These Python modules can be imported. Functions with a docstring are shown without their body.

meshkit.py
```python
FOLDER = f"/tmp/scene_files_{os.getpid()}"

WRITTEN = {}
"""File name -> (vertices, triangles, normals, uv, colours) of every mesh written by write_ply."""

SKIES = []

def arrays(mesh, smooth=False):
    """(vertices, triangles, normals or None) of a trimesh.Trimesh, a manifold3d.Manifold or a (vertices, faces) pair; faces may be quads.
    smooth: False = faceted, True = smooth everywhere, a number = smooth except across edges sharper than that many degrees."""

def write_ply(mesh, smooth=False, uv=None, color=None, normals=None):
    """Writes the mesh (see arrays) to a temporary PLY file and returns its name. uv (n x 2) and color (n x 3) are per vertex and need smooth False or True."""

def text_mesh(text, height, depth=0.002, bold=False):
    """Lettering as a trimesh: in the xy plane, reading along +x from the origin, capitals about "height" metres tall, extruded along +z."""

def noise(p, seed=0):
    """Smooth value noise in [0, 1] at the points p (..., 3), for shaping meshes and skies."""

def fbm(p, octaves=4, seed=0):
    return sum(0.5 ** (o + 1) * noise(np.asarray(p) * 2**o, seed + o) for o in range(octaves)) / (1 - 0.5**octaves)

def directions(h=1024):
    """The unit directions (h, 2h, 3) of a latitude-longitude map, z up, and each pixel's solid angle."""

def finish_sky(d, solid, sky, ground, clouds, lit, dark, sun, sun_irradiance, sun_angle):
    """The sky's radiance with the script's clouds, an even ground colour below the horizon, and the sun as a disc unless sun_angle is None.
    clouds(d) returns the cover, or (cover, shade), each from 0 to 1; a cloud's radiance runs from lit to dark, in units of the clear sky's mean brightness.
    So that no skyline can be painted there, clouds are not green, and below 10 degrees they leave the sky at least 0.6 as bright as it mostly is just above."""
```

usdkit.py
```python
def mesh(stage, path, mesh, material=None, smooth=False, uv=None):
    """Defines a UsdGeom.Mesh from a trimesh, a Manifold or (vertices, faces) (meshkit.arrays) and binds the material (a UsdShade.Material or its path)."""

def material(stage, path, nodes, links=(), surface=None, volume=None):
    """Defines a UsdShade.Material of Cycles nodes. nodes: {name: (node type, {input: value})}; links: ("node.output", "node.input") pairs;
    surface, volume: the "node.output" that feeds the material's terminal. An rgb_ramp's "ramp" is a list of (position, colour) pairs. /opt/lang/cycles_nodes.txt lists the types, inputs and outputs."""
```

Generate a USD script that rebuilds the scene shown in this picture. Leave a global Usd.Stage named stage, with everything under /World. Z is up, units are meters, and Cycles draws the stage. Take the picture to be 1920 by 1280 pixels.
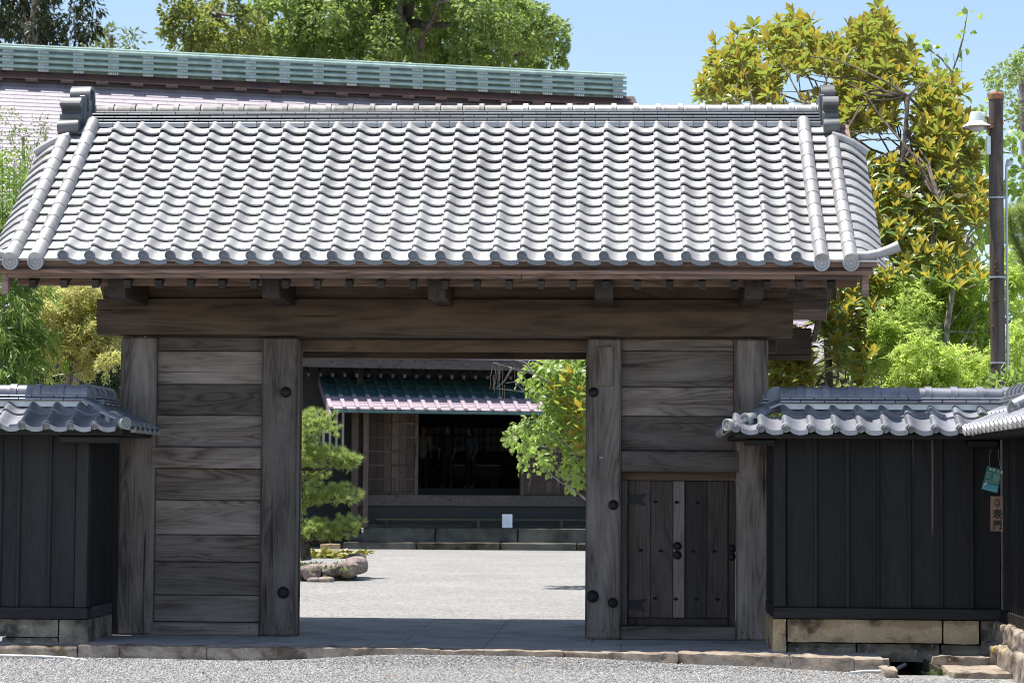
import math, random, numpy as np, trimesh, manifold3d, shapely, usdkit, meshkit
from shapely.geometry import Polygon
from pxr import Usd, UsdGeom, UsdLux, UsdShade, Gf, Sdf, Vt
from usdkit import material

stage = Usd.Stage.CreateInMemory()
UsdGeom.SetStageUpAxis(stage, 'Z'); UsdGeom.SetStageMetersPerUnit(stage, 1.0)
UsdGeom.Xform.Define(stage, '/World'); UsdGeom.Scope.Define(stage, '/World/Looks')

# ------------------------------------------------------------------ camera
EYE = np.array([1.955, -24.592, 1.6]); YAW, PITCH, ROLL = .04939, .0609, .0064; FPX = 4400.0
_cy, _sy = math.cos(YAW), math.sin(YAW)
FWD = np.array([-_sy*math.cos(PITCH), _cy*math.cos(PITCH), math.sin(PITCH)])
_r0 = np.array([_cy, _sy, 0]); _u0 = np.cross(_r0, FWD)
RGT = math.cos(ROLL)*_r0 + math.sin(ROLL)*_u0; UPV = -math.sin(ROLL)*_r0 + math.cos(ROLL)*_u0
cam = UsdGeom.Camera.Define(stage, '/World/camera')
cam.CreateHorizontalApertureAttr(36.0); cam.CreateVerticalApertureAttr(24.0); cam.CreateFocalLengthAttr(36*FPX/1920)
cam.CreateFStopAttr(5.6); cam.CreateFocusDistanceAttr(24.5); cam.CreateExposureAttr(0.95)
cam.AddTransformOp().Set(Gf.Matrix4d(*RGT, 0, *UPV, 0, *(-FWD), 0, *EYE, 1))

# ------------------------------------------------------------------ sky and sun
SUN = np.array([-.26, .035, 1.0]); SUN = SUN/np.linalg.norm(SUN)
ELEV = math.asin(SUN[2]); ROT = math.atan2(SUN[0], SUN[1])
sky_mat = material(stage, '/World/Looks/sky_look', {
    'sky': ('sky_texture', {'sky_type': 'single_scattering', 'sun_disc': False, 'sun_elevation': ELEV, 'sun_rotation': ROT, 'aerosol_density': 1.0, 'air_density': 1.0, 'ozone_density': 1.0}),
    'bg': ('background_shader', {'strength': 0.10})}, [('sky.color', 'bg.color')], surface='bg.background')
dome = UsdLux.DomeLight.Define(stage, '/World/sky'); UsdShade.MaterialBindingAPI.Apply(dome.GetPrim()).Bind(sky_mat)
dome.GetPrim().SetCustomDataByKey('kind', 'structure')
sun = UsdLux.DistantLight.Define(stage, '/World/sun')
sun.CreateNormalizeAttr(True); sun.CreateIntensityAttr(1.25); sun.CreateAngleAttr(0.5); sun.CreateColorAttr(Gf.Vec3f(1, .965, .91))
_z = SUN; _x = np.cross([0, 1, 0], _z); _x /= np.linalg.norm(_x); _y = np.cross(_z, _x)
sun.AddTransformOp().Set(Gf.Matrix4d(*_x, 0, *_y, 0, *_z, 0, 0, 0, 40, 1))

# ------------------------------------------------------------------ helpers
def at(px, py, y):
    """The point of the plane y = const that the photograph shows at pixel (px, py) of its 1920x1280: a measuring tool."""
    d = FWD + RGT*(px-960)/FPX - UPV*(py-640)/FPX
    return EYE + d*((y-EYE[1])/d[1])
_names = {}; _seed = random.Random(77)
def numbered(parent, name):
    k = (parent, name); n = _names.get(k, 0); _names[k] = n+1
    return f'{parent}/{name}' + (f'_{n:03d}' if n else '')
def path_of(p):
    return '/World' if p is None else str(p.GetPath())
def tag(o, label=None, cat=None, group=None, kind=None):
    for k, v in (('label', label), ('category', cat), ('group', group), ('kind', kind)):
        if v: o.SetCustomDataByKey(k, v)
    return o
def thing(name, label, cat, group=None, loc=(0, 0, 0), rz=0):
    x = UsdGeom.Xform.Define(stage, numbered('/World', name))
    x.AddTranslateOp().Set(Gf.Vec3d(*map(float, loc)))
    if rz: x.AddRotateZOp().Set(float(rz))
    return tag(x.GetPrim(), label, cat, group)
def part(name, mesh, mat, parent=None, smooth=False, label=None, kind=None):
    if isinstance(mesh, MB): mesh = mesh.mesh()
    p = usdkit.mesh(stage, numbered(path_of(parent), name), mesh, mat, smooth).GetPrim()
    UsdGeom.PrimvarsAPI(p).CreatePrimvar('seed', Sdf.ValueTypeNames.FloatArray, 'constant').Set(Vt.FloatArray([_seed.random()]))
    return tag(p, label, kind=kind)
def toned(p, tone):
    """one value per vertex, alike on each leaf or pebble: its own tone"""
    UsdGeom.PrimvarsAPI(p).CreatePrimvar('tone', Sdf.ValueTypeNames.FloatArray, 'vertex').Set(Vt.FloatArray.FromNumpy(np.asarray(tone, np.float32)))
    return p
def setting(name, mesh, mat, smooth=False):
    return part(name, mesh, mat, None, smooth, kind='structure')

_cs = np.array([(x, y, z) for x in (-1, 1) for y in (-1, 1) for z in (-1, 1)], float)
def _chamfer_faces():
    v = np.array([np.where(np.arange(3) == k, 1.0, .8)*c for c in _cs for k in range(3)])
    h = trimesh.convex.convex_hull(v)
    idx = [int(np.argmin(((v-p)**2).sum(1))) for p in h.vertices]
    return np.array([[idx[i] for i in f] for f in h.faces])
_CF = _chamfer_faces()
class MB:
    def __init__(self): self.v, self.f, self.n = [], [], 0
    def add(self, v, f):
        v = np.asarray(v, float); f = np.asarray(f, int)
        if f.shape[1] == 4: f = np.vstack([f[:, [0, 1, 2]], f[:, [0, 2, 3]]])
        self.v.append(v); self.f.append(f+self.n); self.n += len(v); return self
    def tm(self, m): return self.add(m.vertices, m.faces)
    def box(self, x0, x1, y0, y1, z0, z1, b=.006):
        c = np.array([(x0+x1)/2, (y0+y1)/2, (z0+z1)/2]); h = np.array([abs(x1-x0), abs(y1-y0), abs(z1-z0)])/2
        b = min(b, h.min()*.45)
        v = np.array([c + s*(h - np.where(np.arange(3) == k, 0, b)) for s in _cs for k in range(3)])
        return self.add(v, _CF)
    def obox(self, c, ax, ay, az, b=.006):
        """box with half-axis vectors"""
        A = [np.asarray(a, float) for a in (ax, ay, az)]; h = np.array([np.linalg.norm(a) for a in A]); U = np.array([a/l for a, l in zip(A, h)])
        b = min(b, h.min()*.45)
        loc = np.array([s*(h - np.where(np.arange(3) == k, 0, b)) for s in _cs for k in range(3)])
        f = _CF if np.linalg.det(U) > 0 else _CF[:, ::-1]
        return self.add(np.asarray(c, float) + loc@U, f)
    def tube(self, pts, rad, sides=8, cap=True):
        p = np.asarray(pts, float); t = np.gradient(p, axis=0); t /= np.linalg.norm(t, axis=1, keepdims=True)+1e-12
        ref = np.where(np.abs(t[:, 2:]) < .9, [[0, 0, 1.0]], [[1.0, 0, 0]]) if np.ptp(np.abs(t[:, 2])) < .5 else np.tile([[.31, .95, .05]], (len(p), 1))
        a = np.cross(t, ref); a /= np.linalg.norm(a, axis=1, keepdims=True)+1e-12; bb = np.cross(t, a)
        ang = np.arange(sides)*2*np.pi/sides; r = np.broadcast_to(rad, (len(p),))
        v = (p[:, None]+r[:, None, None]*(np.cos(ang)[None, :, None]*a[:, None]+np.sin(ang)[None, :, None]*bb[:, None])).reshape(-1, 3)
        f = []
        for i in range(len(p)-1):
            for j in range(sides):
                k = (j+1) % sides
                f += [(i*sides+j, i*sides+k, (i+1)*sides+k), (i*sides+j, (i+1)*sides+k, (i+1)*sides+j)]
        if cap:
            n = len(v); v = np.vstack([v, p[0], p[-1]]); o = (len(p)-1)*sides
            for j in range(sides):
                k = (j+1) % sides; f += [(n, k, j), (n+1, o+j, o+k)]
        return self.add(v, f)
    def prism(self, poly, M, d, b=0):
        """polygon (list of 2-d points or shapely) extruded by d along local z, placed by 4x4 M"""
        m = trimesh.creation.extrude_polygon(poly if hasattr(poly, 'area') else Polygon(poly), d, engine='earcut')
        m.apply_transform(M); return self.tm(m)
    def lathe(self, prof, M, n=16):
        """(r, z) profile revolved about local z, placed by M"""
        prof = np.asarray(prof, float); a = np.arange(n)*2*np.pi/n
        v = np.stack([prof[:, None, 0]*np.cos(a), prof[:, None, 0]*np.sin(a), np.broadcast_to(prof[:, None, 1], (len(prof), n))], -1).reshape(-1, 3)
        f = []
        for i in range(len(prof)-1):
            for j in range(n):
                k = (j+1) % n; f += [(i*n+j, i*n+k, (i+1)*n+k), (i*n+j, (i+1)*n+k, (i+1)*n+j)]
        v = v@M[:3, :3].T + M[:3, 3]
        return self.add(v, f)
    def mesh(self): return (np.vstack(self.v), np.vstack(self.f))
def frame(o, x, y, z=None):
    x, y = np.asarray(x, float), np.asarray(y, float); z = np.cross(x, y) if z is None else np.asarray(z, float)
    M = np.eye(4); M[:3, 0], M[:3, 1], M[:3, 2], M[:3, 3] = x, y, z, o; return M
def box(*a, b=.006): return MB().box(*a, b=b)
def stone(x0, x1, y0, y1, z0, z1, seed=0, amp=.018, step=.07, rnd=.03, skew=None):
    """a rough stone block: rounded box, its faces pushed in and out"""
    c = np.array([(x0+x1)/2, (y0+y1)/2, (z0+z1)/2]); h = np.array([x1-x0, y1-y0, z1-z0])/2
    n = np.maximum(2, np.ceil(2*h/step).astype(int)); n = np.minimum(n, 26)
    vs, fs, off = [], [], 0
    for ax in range(3):
        for sgn in (-1, 1):
            i, j = [(1, 2), (2, 0), (0, 1)][ax]
            a, bq = np.meshgrid(np.linspace(-1, 1, n[i]+1), np.linspace(-1, 1, n[j]+1), indexing='ij')
            p = np.zeros(a.shape+(3,)); p[..., ax] = sgn; p[..., i] = a; p[..., j] = bq
            vs.append(p.reshape(-1, 3)); w = n[j]+1
            I, J = np.meshgrid(np.arange(n[i]), np.arange(n[j]), indexing='ij'); q = (I*w+J).ravel()+off
            F = np.stack([q, q+w, q+w+1, q+1], 1); fs.append(F if sgn > 0 else F[:, ::-1]); off += a.size
    v = np.vstack(vs); f = np.vstack(fs)
    m = trimesh.Trimesh(v*h, np.vstack([f[:, [0, 1, 2]], f[:, [0, 2, 3]]]), process=True)
    p = np.array(m.vertices); r = min(rnd, h.min()*.6)
    core = np.clip(p, -(h-r), h-r); d = p-core; L = np.linalg.norm(d, axis=1, keepdims=True)
    p = np.where(L > 1e-9, core+d/np.maximum(L, 1e-9)*r, p)
    w = p+c
    k = np.stack([meshkit.fbm(w*6+s*17+seed*3.1, 4, seed+s) for s in range(3)], -1)-.5
    k2 = np.stack([meshkit.fbm(w*22+s*7, 2, seed+s+9) for s in range(3)], -1)-.5
    w = w + k*2*amp + k2*amp*.6
    return (w, np.array(m.faces))
# ------------------------------------------------------------------ materials
L = '/World/Looks/'
def mat(name, nodes, links, surface='p.BSDF'): return material(stage, L+name, nodes, links, surface=surface)
def wood(name, axis, dark, light, rough=.75, ring=17.0, fibre=1.0, patch=.5, spec=.3, pale=None, scale=1.0, wear=0.0):
    """weathered timber: rings cut flat along the axis, fine fibre, broad weathered patches; each board differs"""
    al, ac = .26*scale, 2.7*scale
    s = {'x': (al, ac, ac), 'y': (ac, al, ac), 'z': (ac, ac, al)}[axis]
    f = {'x': (1.6, 55, 55), 'y': (55, 1.6, 55), 'z': (55, 55, 1.6)}[axis]
    pt = {'x': (.8, 4, 4), 'y': (4, .8, 4), 'z': (4, 4, .8)}[axis]
    pale = pale or light
    N = {'g': ('geometry', {}), 'oi': ('attribute', {'attribute': 'seed'}),
         'r1': ('math', {'math_type': 'multiply', 'value2': 91.7}), 'r2': ('math', {'math_type': 'multiply', 'value2': 57.3}), 'cx': ('combine_xyz', {}),
         'ad': ('vector_math', {'math_type': 'add'}),
         'm1': ('mapping', {'mapping_type': 'point', 'scale': s}), 'n1': ('noise_texture', {'scale': 1.6, 'detail': 2.5, 'roughness': .45, 'distortion': .5}),
         'mu': ('math', {'math_type': 'multiply', 'value2': ring*6.2832}), 'si': ('math', {'math_type': 'sine'}), 'ra': ('map_range', {'from_min': -1.0, 'from_max': 1.0, 'to_min': 0.0, 'to_max': 1.0}), 'rr': ('math', {'math_type': 'power', 'value2': .42}),
         'm2': ('mapping', {'mapping_type': 'point', 'scale': f}), 'n2': ('noise_texture', {'scale': 1.0, 'detail': 3.0, 'roughness': .6}),
         'm3': ('mapping', {'mapping_type': 'point', 'scale': pt}), 'n3': ('noise_texture', {'scale': 1.3, 'detail': 4.0, 'roughness': .6}),
         'mx': ('math', {'math_type': 'multiply_add', 'value2': .52, 'value3': -.10}), 'ms': ('math', {'math_type': 'multiply_add', 'value2': .64*fibre}),
         'ramp': ('rgb_ramp', {'ramp': [(.12, dark), (.55, tuple(.5*(a+b) for a, b in zip(dark, light))), (.85, light)]}),
         'r3': ('rgb_ramp', {'ramp': [(.36, (0, 0, 0)), (.70, (1, 1, 1))]}),
         'mp': ('mix_color', {'fac': .5, 'b': pale}), 'pm': ('math', {'math_type': 'multiply', 'value2': patch}),
         'hv': ('hsv', {}), 'hr': ('map_range', {'to_min': .55, 'to_max': 1.55}),
         'm5': ('mapping', {'mapping_type': 'point', 'scale': {'x': (.45, 16, 16), 'y': (16, .45, 16), 'z': (16, 16, .45)}[axis]}), 'n5': ('noise_texture', {'scale': 1.0, 'detail': 2.0, 'roughness': .4}), 'r5': ('rgb_ramp', {'ramp': [(.285, (.22, .2, .19)), (.315, (1, 1, 1))]}), 'ck': ('mix_color', {'blend_type': 'multiply', 'fac': 1.0}), 'r6': ('rgb_ramp', {'ramp': [(.715, (0, 0, 0)), (.735, (1, 1, 1))]}), 'wm': ('math', {'math_type': 'multiply', 'value2': wear}), 'wk': ('mix_color', {'b': (.16, .125, .10)}),
         'bp': ('bump', {'strength': .35, 'distance': .004}), 'p': ('principled_bsdf', {'roughness': rough, 'specular_ior_level': spec})}
    E = [('oi.fac', 'r1.value1'), ('oi.fac', 'r2.value1'), ('r1.value', 'cx.x'), ('r2.value', 'cx.y'), ('r1.value', 'cx.z'), ('g.position', 'ad.vector1'), ('cx.vector', 'ad.vector2'),
         ('ad.vector', 'm1.vector'), ('m1.vector', 'n1.vector'), ('n1.fac', 'mu.value1'), ('mu.value', 'si.value1'), ('si.value', 'ra.value'), ('ra.result', 'rr.value1'),
         ('ad.vector', 'm2.vector'), ('m2.vector', 'n2.vector'), ('ad.vector', 'm3.vector'), ('m3.vector', 'n3.vector'),
         ('rr.value', 'mx.value1'), ('n2.fac', 'ms.value1'), ('mx.value', 'ms.value3'), ('ms.value', 'ramp.fac'),
         ('n3.fac', 'r3.fac'), ('r3.color', 'pm.value1'), ('pm.value', 'mp.fac'), ('ramp.color', 'mp.a'), ('ad.vector', 'm5.vector'), ('m5.vector', 'n5.vector'), ('n5.fac', 'r5.fac'), ('mp.result', 'ck.a'), ('r5.color', 'ck.b'), ('ck.result', 'wk.a'), ('n5.fac', 'r6.fac'), ('r6.color', 'wm.value1'), ('wm.value', 'wk.fac'), ('wk.result', 'hv.color'), ('oi.fac', 'hr.value'), ('hr.result', 'hv.value'),
         ('hv.color', 'p.base_color'), ('ms.value', 'bp.height'), ('bp.normal', 'p.normal')]
    return mat(name, N, E)
WG = dict(dark=(.023, .0158, .0120), light=(.126, .096, .077), pale=(.215, .178, .153))
M_plank = wood('plank_wood', 'x', patch=.7, **WG)
M_post = wood('post_wood', 'z', (.023, .0162, .0122), (.126, .098, .079), pale=(.222, .185, .160), patch=.8)
M_beam = wood('beam_wood', 'x', (.016, .0088, .0052), (.066, .041, .026), pale=(.135, .094, .062), ring=9, scale=.7, patch=.6)
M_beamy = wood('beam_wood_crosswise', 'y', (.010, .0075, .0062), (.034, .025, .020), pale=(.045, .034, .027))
M_door = wood('door_wood', 'z', (.014, .0095, .0075), (.050, .036, .029), pale=(.078, .06, .05), patch=.5)
M_batten = wood('batten_wood', 'z', (.07, .053, .044), (.14, .112, .098))
M_eave = wood('eave_wood', 'x', (.058, .033, .024), (.21, .132, .10), ring=11, patch=.35, pale=(.23, .165, .135))
M_black = wood('black_board', 'z', (.003, .0027, .0027), (.0105, .0093, .0089), rough=.65, pale=(.020, .0178, .017), patch=.5, wear=.55)
M_blackx = wood('black_beam', 'x', (.003, .0028, .003), (.013, .0115, .0112), rough=.6, pale=(.026, .0225, .021), patch=.4, wear=.8)
M_house = wood('house_wood', 'z', (.024, .016, .012), (.075, .05, .037))
M_housex = wood('house_beam_wood', 'x', (.024, .019, .016), (.075, .06, .05))
M_pole = wood('pole_wood', 'z', (.035, .022, .017), (.17, .118, .094), ring=9, patch=.8, pale=(.25, .205, .18), fibre=1.25)

def plain(name, color, rough=.6, metal=0.0, var=.0, scale=8.0, dark=None, spec=.5, bump=0.0, bscale=60.0):
    N = {'g': ('geometry', {}), 'n': ('noise_texture', {'scale': scale, 'detail': 4.0, 'roughness': .6}), 'r': ('rgb_ramp', {'ramp': [(.35, (0, 0, 0)), (.68, (1, 1, 1))]}),
         'm': ('mix_color', {'a': color, 'b': dark or tuple(c*(1-var) for c in color)}), 'n2': ('noise_texture', {'scale': bscale, 'detail': 2.0}), 'bp': ('bump', {'strength': max(bump, .001), 'distance': .01}),
         'p': ('principled_bsdf', {'roughness': rough, 'metallic': metal, 'specular_ior_level': spec})}
    return mat(name, N, [('g.position', 'n.vector'), ('n.fac', 'r.fac'), ('r.color', 'm.fac'), ('m.result', 'p.base_color'), ('g.position', 'n2.vector'), ('n2.fac', 'bp.height'), ('bp.normal', 'p.normal')])
def tile(name, color, stain, rough=.42, amount=.5, rnd=(.76, 1.14), spec=.6, metal=.5):
    N = {'g': ('geometry', {}), 'oi': ('attribute', {'attribute': 'seed'}), 'n': ('noise_texture', {'scale': 9.0, 'detail': 5.0, 'roughness': .65}), 'r': ('rgb_ramp', {'ramp': [(.48, (0, 0, 0)), (.75, (1, 1, 1))]}),
         'am': ('math', {'math_type': 'multiply', 'value2': amount}), 'm': ('mix_color', {'a': color, 'b': stain}), 'hv': ('hsv', {}), 'hr': ('map_range', {'to_min': rnd[0], 'to_max': rnd[1]}),
         'n2': ('noise_texture', {'scale': 140.0, 'detail': 2.0}), 'bp': ('bump', {'strength': .08, 'distance': .004}), 'p': ('principled_bsdf', {'roughness': rough, 'specular_ior_level': spec, 'metallic': metal})}
    return mat(name, N, [('g.position', 'n.vector'), ('n.fac', 'r.fac'), ('r.color', 'am.value1'), ('am.value', 'm.fac'), ('m.result', 'hv.color'), ('oi.fac', 'hr.value'), ('hr.result', 'hv.value'),
                         ('hv.color', 'p.base_color'), ('g.position', 'n2.vector'), ('n2.fac', 'bp.height'), ('bp.normal', 'p.normal')])
M_tile = tile('silver_roof_tile', (.37, .36, .352), (.23, .222, .21), rough=.5, metal=.42, amount=.7)
M_tile_old = tile('weathered_ridge_tile', (.235, .22, .20), (.07, .058, .046), amount=.95, rough=.65, metal=0.0)
M_tile_course = tile('ridge_course_grey', (.185, .188, .192), (.12, .12, .12), rough=.5, metal=.2)
M_tile_eave_shade = tile('shaded_eave_end', (.15, .162, .17), (.09, .098, .10), rough=.6, metal=0.0)  # roof tile again, darker: shade of the eave fronts put into its colour
M_tile_dark = tile('dark_ridge_ornament_tile', (.105, .108, .108), (.05, .05, .05), amount=.8, rough=.5, metal=.2)
M_tile_wall = tile('blue_grey_wall_tile', (.20, .205, .23), (.09, .095, .11), amount=.7, metal=.3)
M_tile_rim = tile('pale_eave_tile', (.30, .295, .285), (.13, .125, .12), amount=.6, rough=.6, metal=0.0)
M_plaster = plain('white_plaster', (.72, .72, .69), .8, var=.25, scale=5)
M_iron = plain('black_iron', (.010, .010, .011), .55, var=.3, scale=30, spec=.3)
M_verd = plain('verdigris_copper', (.33, .43, .38), .6, dark=(.20, .29, .25), scale=3.0)
M_verd2 = plain('verdigris_copper_pale', (.20, .27, .225), .6, dark=(.11, .16, .135), scale=3.5)
M_clip = plain('pale_ridge_clip', (.60, .60, .60), .5, var=.25, scale=10)
M_greencu = plain('dark_green_copper', (.05, .115, .098), .5, dark=(.035, .07, .08), scale=2.5)
M_pinkcu = plain('lilac_copper', (.34, .275, .30), .5, dark=(.28, .225, .26), scale=1.5)
M_brown_metal = plain('brown_flashing', (.06, .036, .034), .55, dark=(.12, .05, .032), scale=2.2)
def stone_mat(name, a, b, c, scale=5.0, lichen=.0, lich=(.5, .34, .05), white=.0):
    N = {'g': ('geometry', {}), 'n': ('noise_texture', {'scale': scale, 'detail': 6.0, 'roughness': .65}), 'r': ('rgb_ramp', {'ramp': [(.38, c), (.50, b), (.64, a)]}),
         'n2': ('noise_texture', {'scale': 70.0, 'detail': 4.0, 'roughness': .7}), 'mm': ('mix_color', {'blend_type': 'multiply', 'fac': .6}), 'r2': ('rgb_ramp', {'ramp': [(.3, (.6, .6, .6)), (.6, (1.1, 1.1, 1.1))]}),
         'n3': ('noise_texture', {'scale': 6.3, 'detail': 5.0, 'roughness': .6}), 'r3': ('rgb_ramp', {'ramp': [(.60, (0, 0, 0)), (.66, (1, 1, 1))]}), 'lm': ('math', {'math_type': 'multiply', 'value2': lichen}), 'ml': ('mix_color', {'b': lich}),
         'mp': ('mapping', {'mapping_type': 'point', 'location': (7.3, 2.1, 4.4)}), 'n4': ('noise_texture', {'scale': 11.0, 'detail': 6.0, 'roughness': .7}), 'r4': ('rgb_ramp', {'ramp': [(.62, (0, 0, 0)), (.68, (1, 1, 1))]}), 'wm': ('math', {'math_type': 'multiply', 'value2': white}), 'mw': ('mix_color', {'b': (.55, .55, .52)}),
         'bp': ('bump', {'strength': .6, 'distance': .012}), 'p': ('principled_bsdf', {'roughness': .88, 'specular_ior_level': .2})}
    return mat(name, N, [('g.position', 'n.vector'), ('n.fac', 'r.fac'), ('g.position', 'n2.vector'), ('n2.fac', 'r2.fac'), ('r.color', 'mm.a'), ('r2.color', 'mm.b'),
                         ('g.position', 'n3.vector'), ('n3.fac', 'r3.fac'), ('r3.color', 'lm.value1'), ('lm.value', 'ml.fac'), ('mm.result', 'ml.a'), ('ml.result', 'mw.a'),
                         ('g.position', 'mp.vector'), ('mp.vector', 'n4.vector'), ('n4.fac', 'r4.fac'), ('r4.color', 'wm.value1'), ('wm.value', 'mw.fac'), ('mw.result', 'p.base_color'), ('n2.fac', 'bp.height'), ('bp.normal', 'p.normal')])
M_sand = stone_mat('sandstone', (.50, .37, .215), (.40, .285, .165), (.10, .064, .042), scale=2.6, white=.5)
M_sandg = stone_mat('grey_sandstone', (.27, .225, .165), (.185, .15, .11), (.06, .05, .04), scale=3.5, white=.5)
M_kerb = stone_mat('kerb_stone', (.34, .285, .23), (.27, .22, .175), (.12, .09, .068), scale=3.2, lichen=.5, lich=(.22, .16, .05), white=.3)
M_rough = stone_mat('rough_lichen_stone', (.33, .28, .225), (.25, .205, .165), (.09, .075, .06), scale=4.5, lichen=.7, white=.4)
M_rock = stone_mat('garden_rock', (.32, .26, .235), (.22, .17, .155), (.08, .06, .052), scale=3.5, lichen=.8, lich=(.16, .15, .04), white=.6)
M_terr = stone_mat('terrace_stone', (.125, .118, .095), (.09, .086, .07), (.045, .043, .036), scale=1.2)
M_moss = stone_mat('mossy_stone', (.09, .078, .05), (.055, .046, .032), (.018, .016, .013), scale=3)
M_pave = stone_mat('paving_stone', (.37, .355, .34), (.33, .32, .305), (.24, .232, .225), scale=1.6)
def gravel_mat(name, size, lo, hi):
    N = {'g': ('geometry', {}), 'v': ('voronoi_texture', {'scale': 1/size, 'feature': 'f1'}), 'vd': ('voronoi_texture', {'scale': 1/size, 'feature': 'distance_to_edge'}), 's': ('separate_color', {}), 'r': ('rgb_ramp', {'ramp': [(0, lo), (.5, tuple((a+b)/2 for a, b in zip(lo, hi))), (1, hi)]}),
         'n': ('noise_texture', {'scale': .5, 'detail': 4.0}), 'rn': ('rgb_ramp', {'ramp': [(.3, (.86, .86, .86)), (.7, (1.05, 1.05, 1.04))]}), 'm': ('mix_color', {'blend_type': 'multiply', 'fac': 1.0}),
         'bp': ('bump', {'strength': .8, 'distance': size*.6}), 'p': ('principled_bsdf', {'roughness': .9, 'specular_ior_level': .2})}
    return mat(name, N, [('g.position', 'v.vector'), ('g.position', 'vd.vector'), ('v.color', 's.color'), ('s.r', 'r.fac'), ('g.position', 'n.vector'), ('n.fac', 'rn.fac'), ('r.color', 'm.a'), ('rn.color', 'm.b'), ('m.result', 'p.base_color'), ('vd.distance', 'bp.height'), ('bp.normal', 'p.normal')])
M_grav = gravel_mat('gravel', .022, (.12, .117, .113), (.33, .322, .31))
M_grav2 = gravel_mat('courtyard_gravel_look', .03, (.15, .146, .14), (.315, .308, .293))
M_peb = mat('pebble', {'at': ('attribute', {'attribute': 'tone'}), 'r': ('rgb_ramp', {'ramp': [(0, (.14, .137, .135)), (.45, (.265, .26, .253)), (1, (.41, .398, .38))]}), 'p': ('principled_bsdf', {'roughness': .85, 'specular_ior_level': .25})}, [('at.fac', 'r.fac'), ('r.color', 'p.base_color')])
M_enamel = plain('lamp_enamel', (.62, .67, .62), .35, dark=(.55, .60, .55), scale=12)
M_rust = plain('rust', (.32, .14, .06), .8, dark=(.18, .07, .03), scale=25)
M_pvc = plain('grey_conduit', (.42, .46, .48), .5)
M_hose = plain('pale_hose', (.55, .55, .53), .5, var=.2)
M_bark = stone_mat('bark', (.17, .14, .115), (.12, .095, .075), (.05, .04, .032), scale=9)
M_barkg = stone_mat('grey_bark', (.30, .28, .25), (.22, .20, .18), (.10, .09, .08), scale=9, white=.5)
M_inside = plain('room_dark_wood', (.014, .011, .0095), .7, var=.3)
M_paper = plain('shoji_paper', (.22, .21, .18), .9)
M_white = plain('white_card', (.78, .79, .78), .6)
M_green_sign = plain('green_print', (.022, .13, .10), .5, dark=(.03, .17, .135), scale=14)
M_teal = plain('teal_print', (.07, .27, .33), .5)
M_plaque = wood('plaque_wood', 'z', (.28, .16, .105), (.40, .25, .18), ring=3, scale=3)
M_ink = plain('black_ink', (.012, .012, .012), .6)
M_skin = plain('skin', (.2, .125, .095), .5)
M_hair = plain('hair', (.012, .011, .011), .5)
M_shirt0 = plain('pale_shirt', (.14, .135, .12), .8)
M_shirt1 = plain('black_shirt', (.012, .012, .013), .8)
M_shirt2 = plain('blue_grey_shirt', (.05, .062, .085), .8)
M_trous = plain('dark_trousers', (.004, .004, .005), .8)

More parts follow.
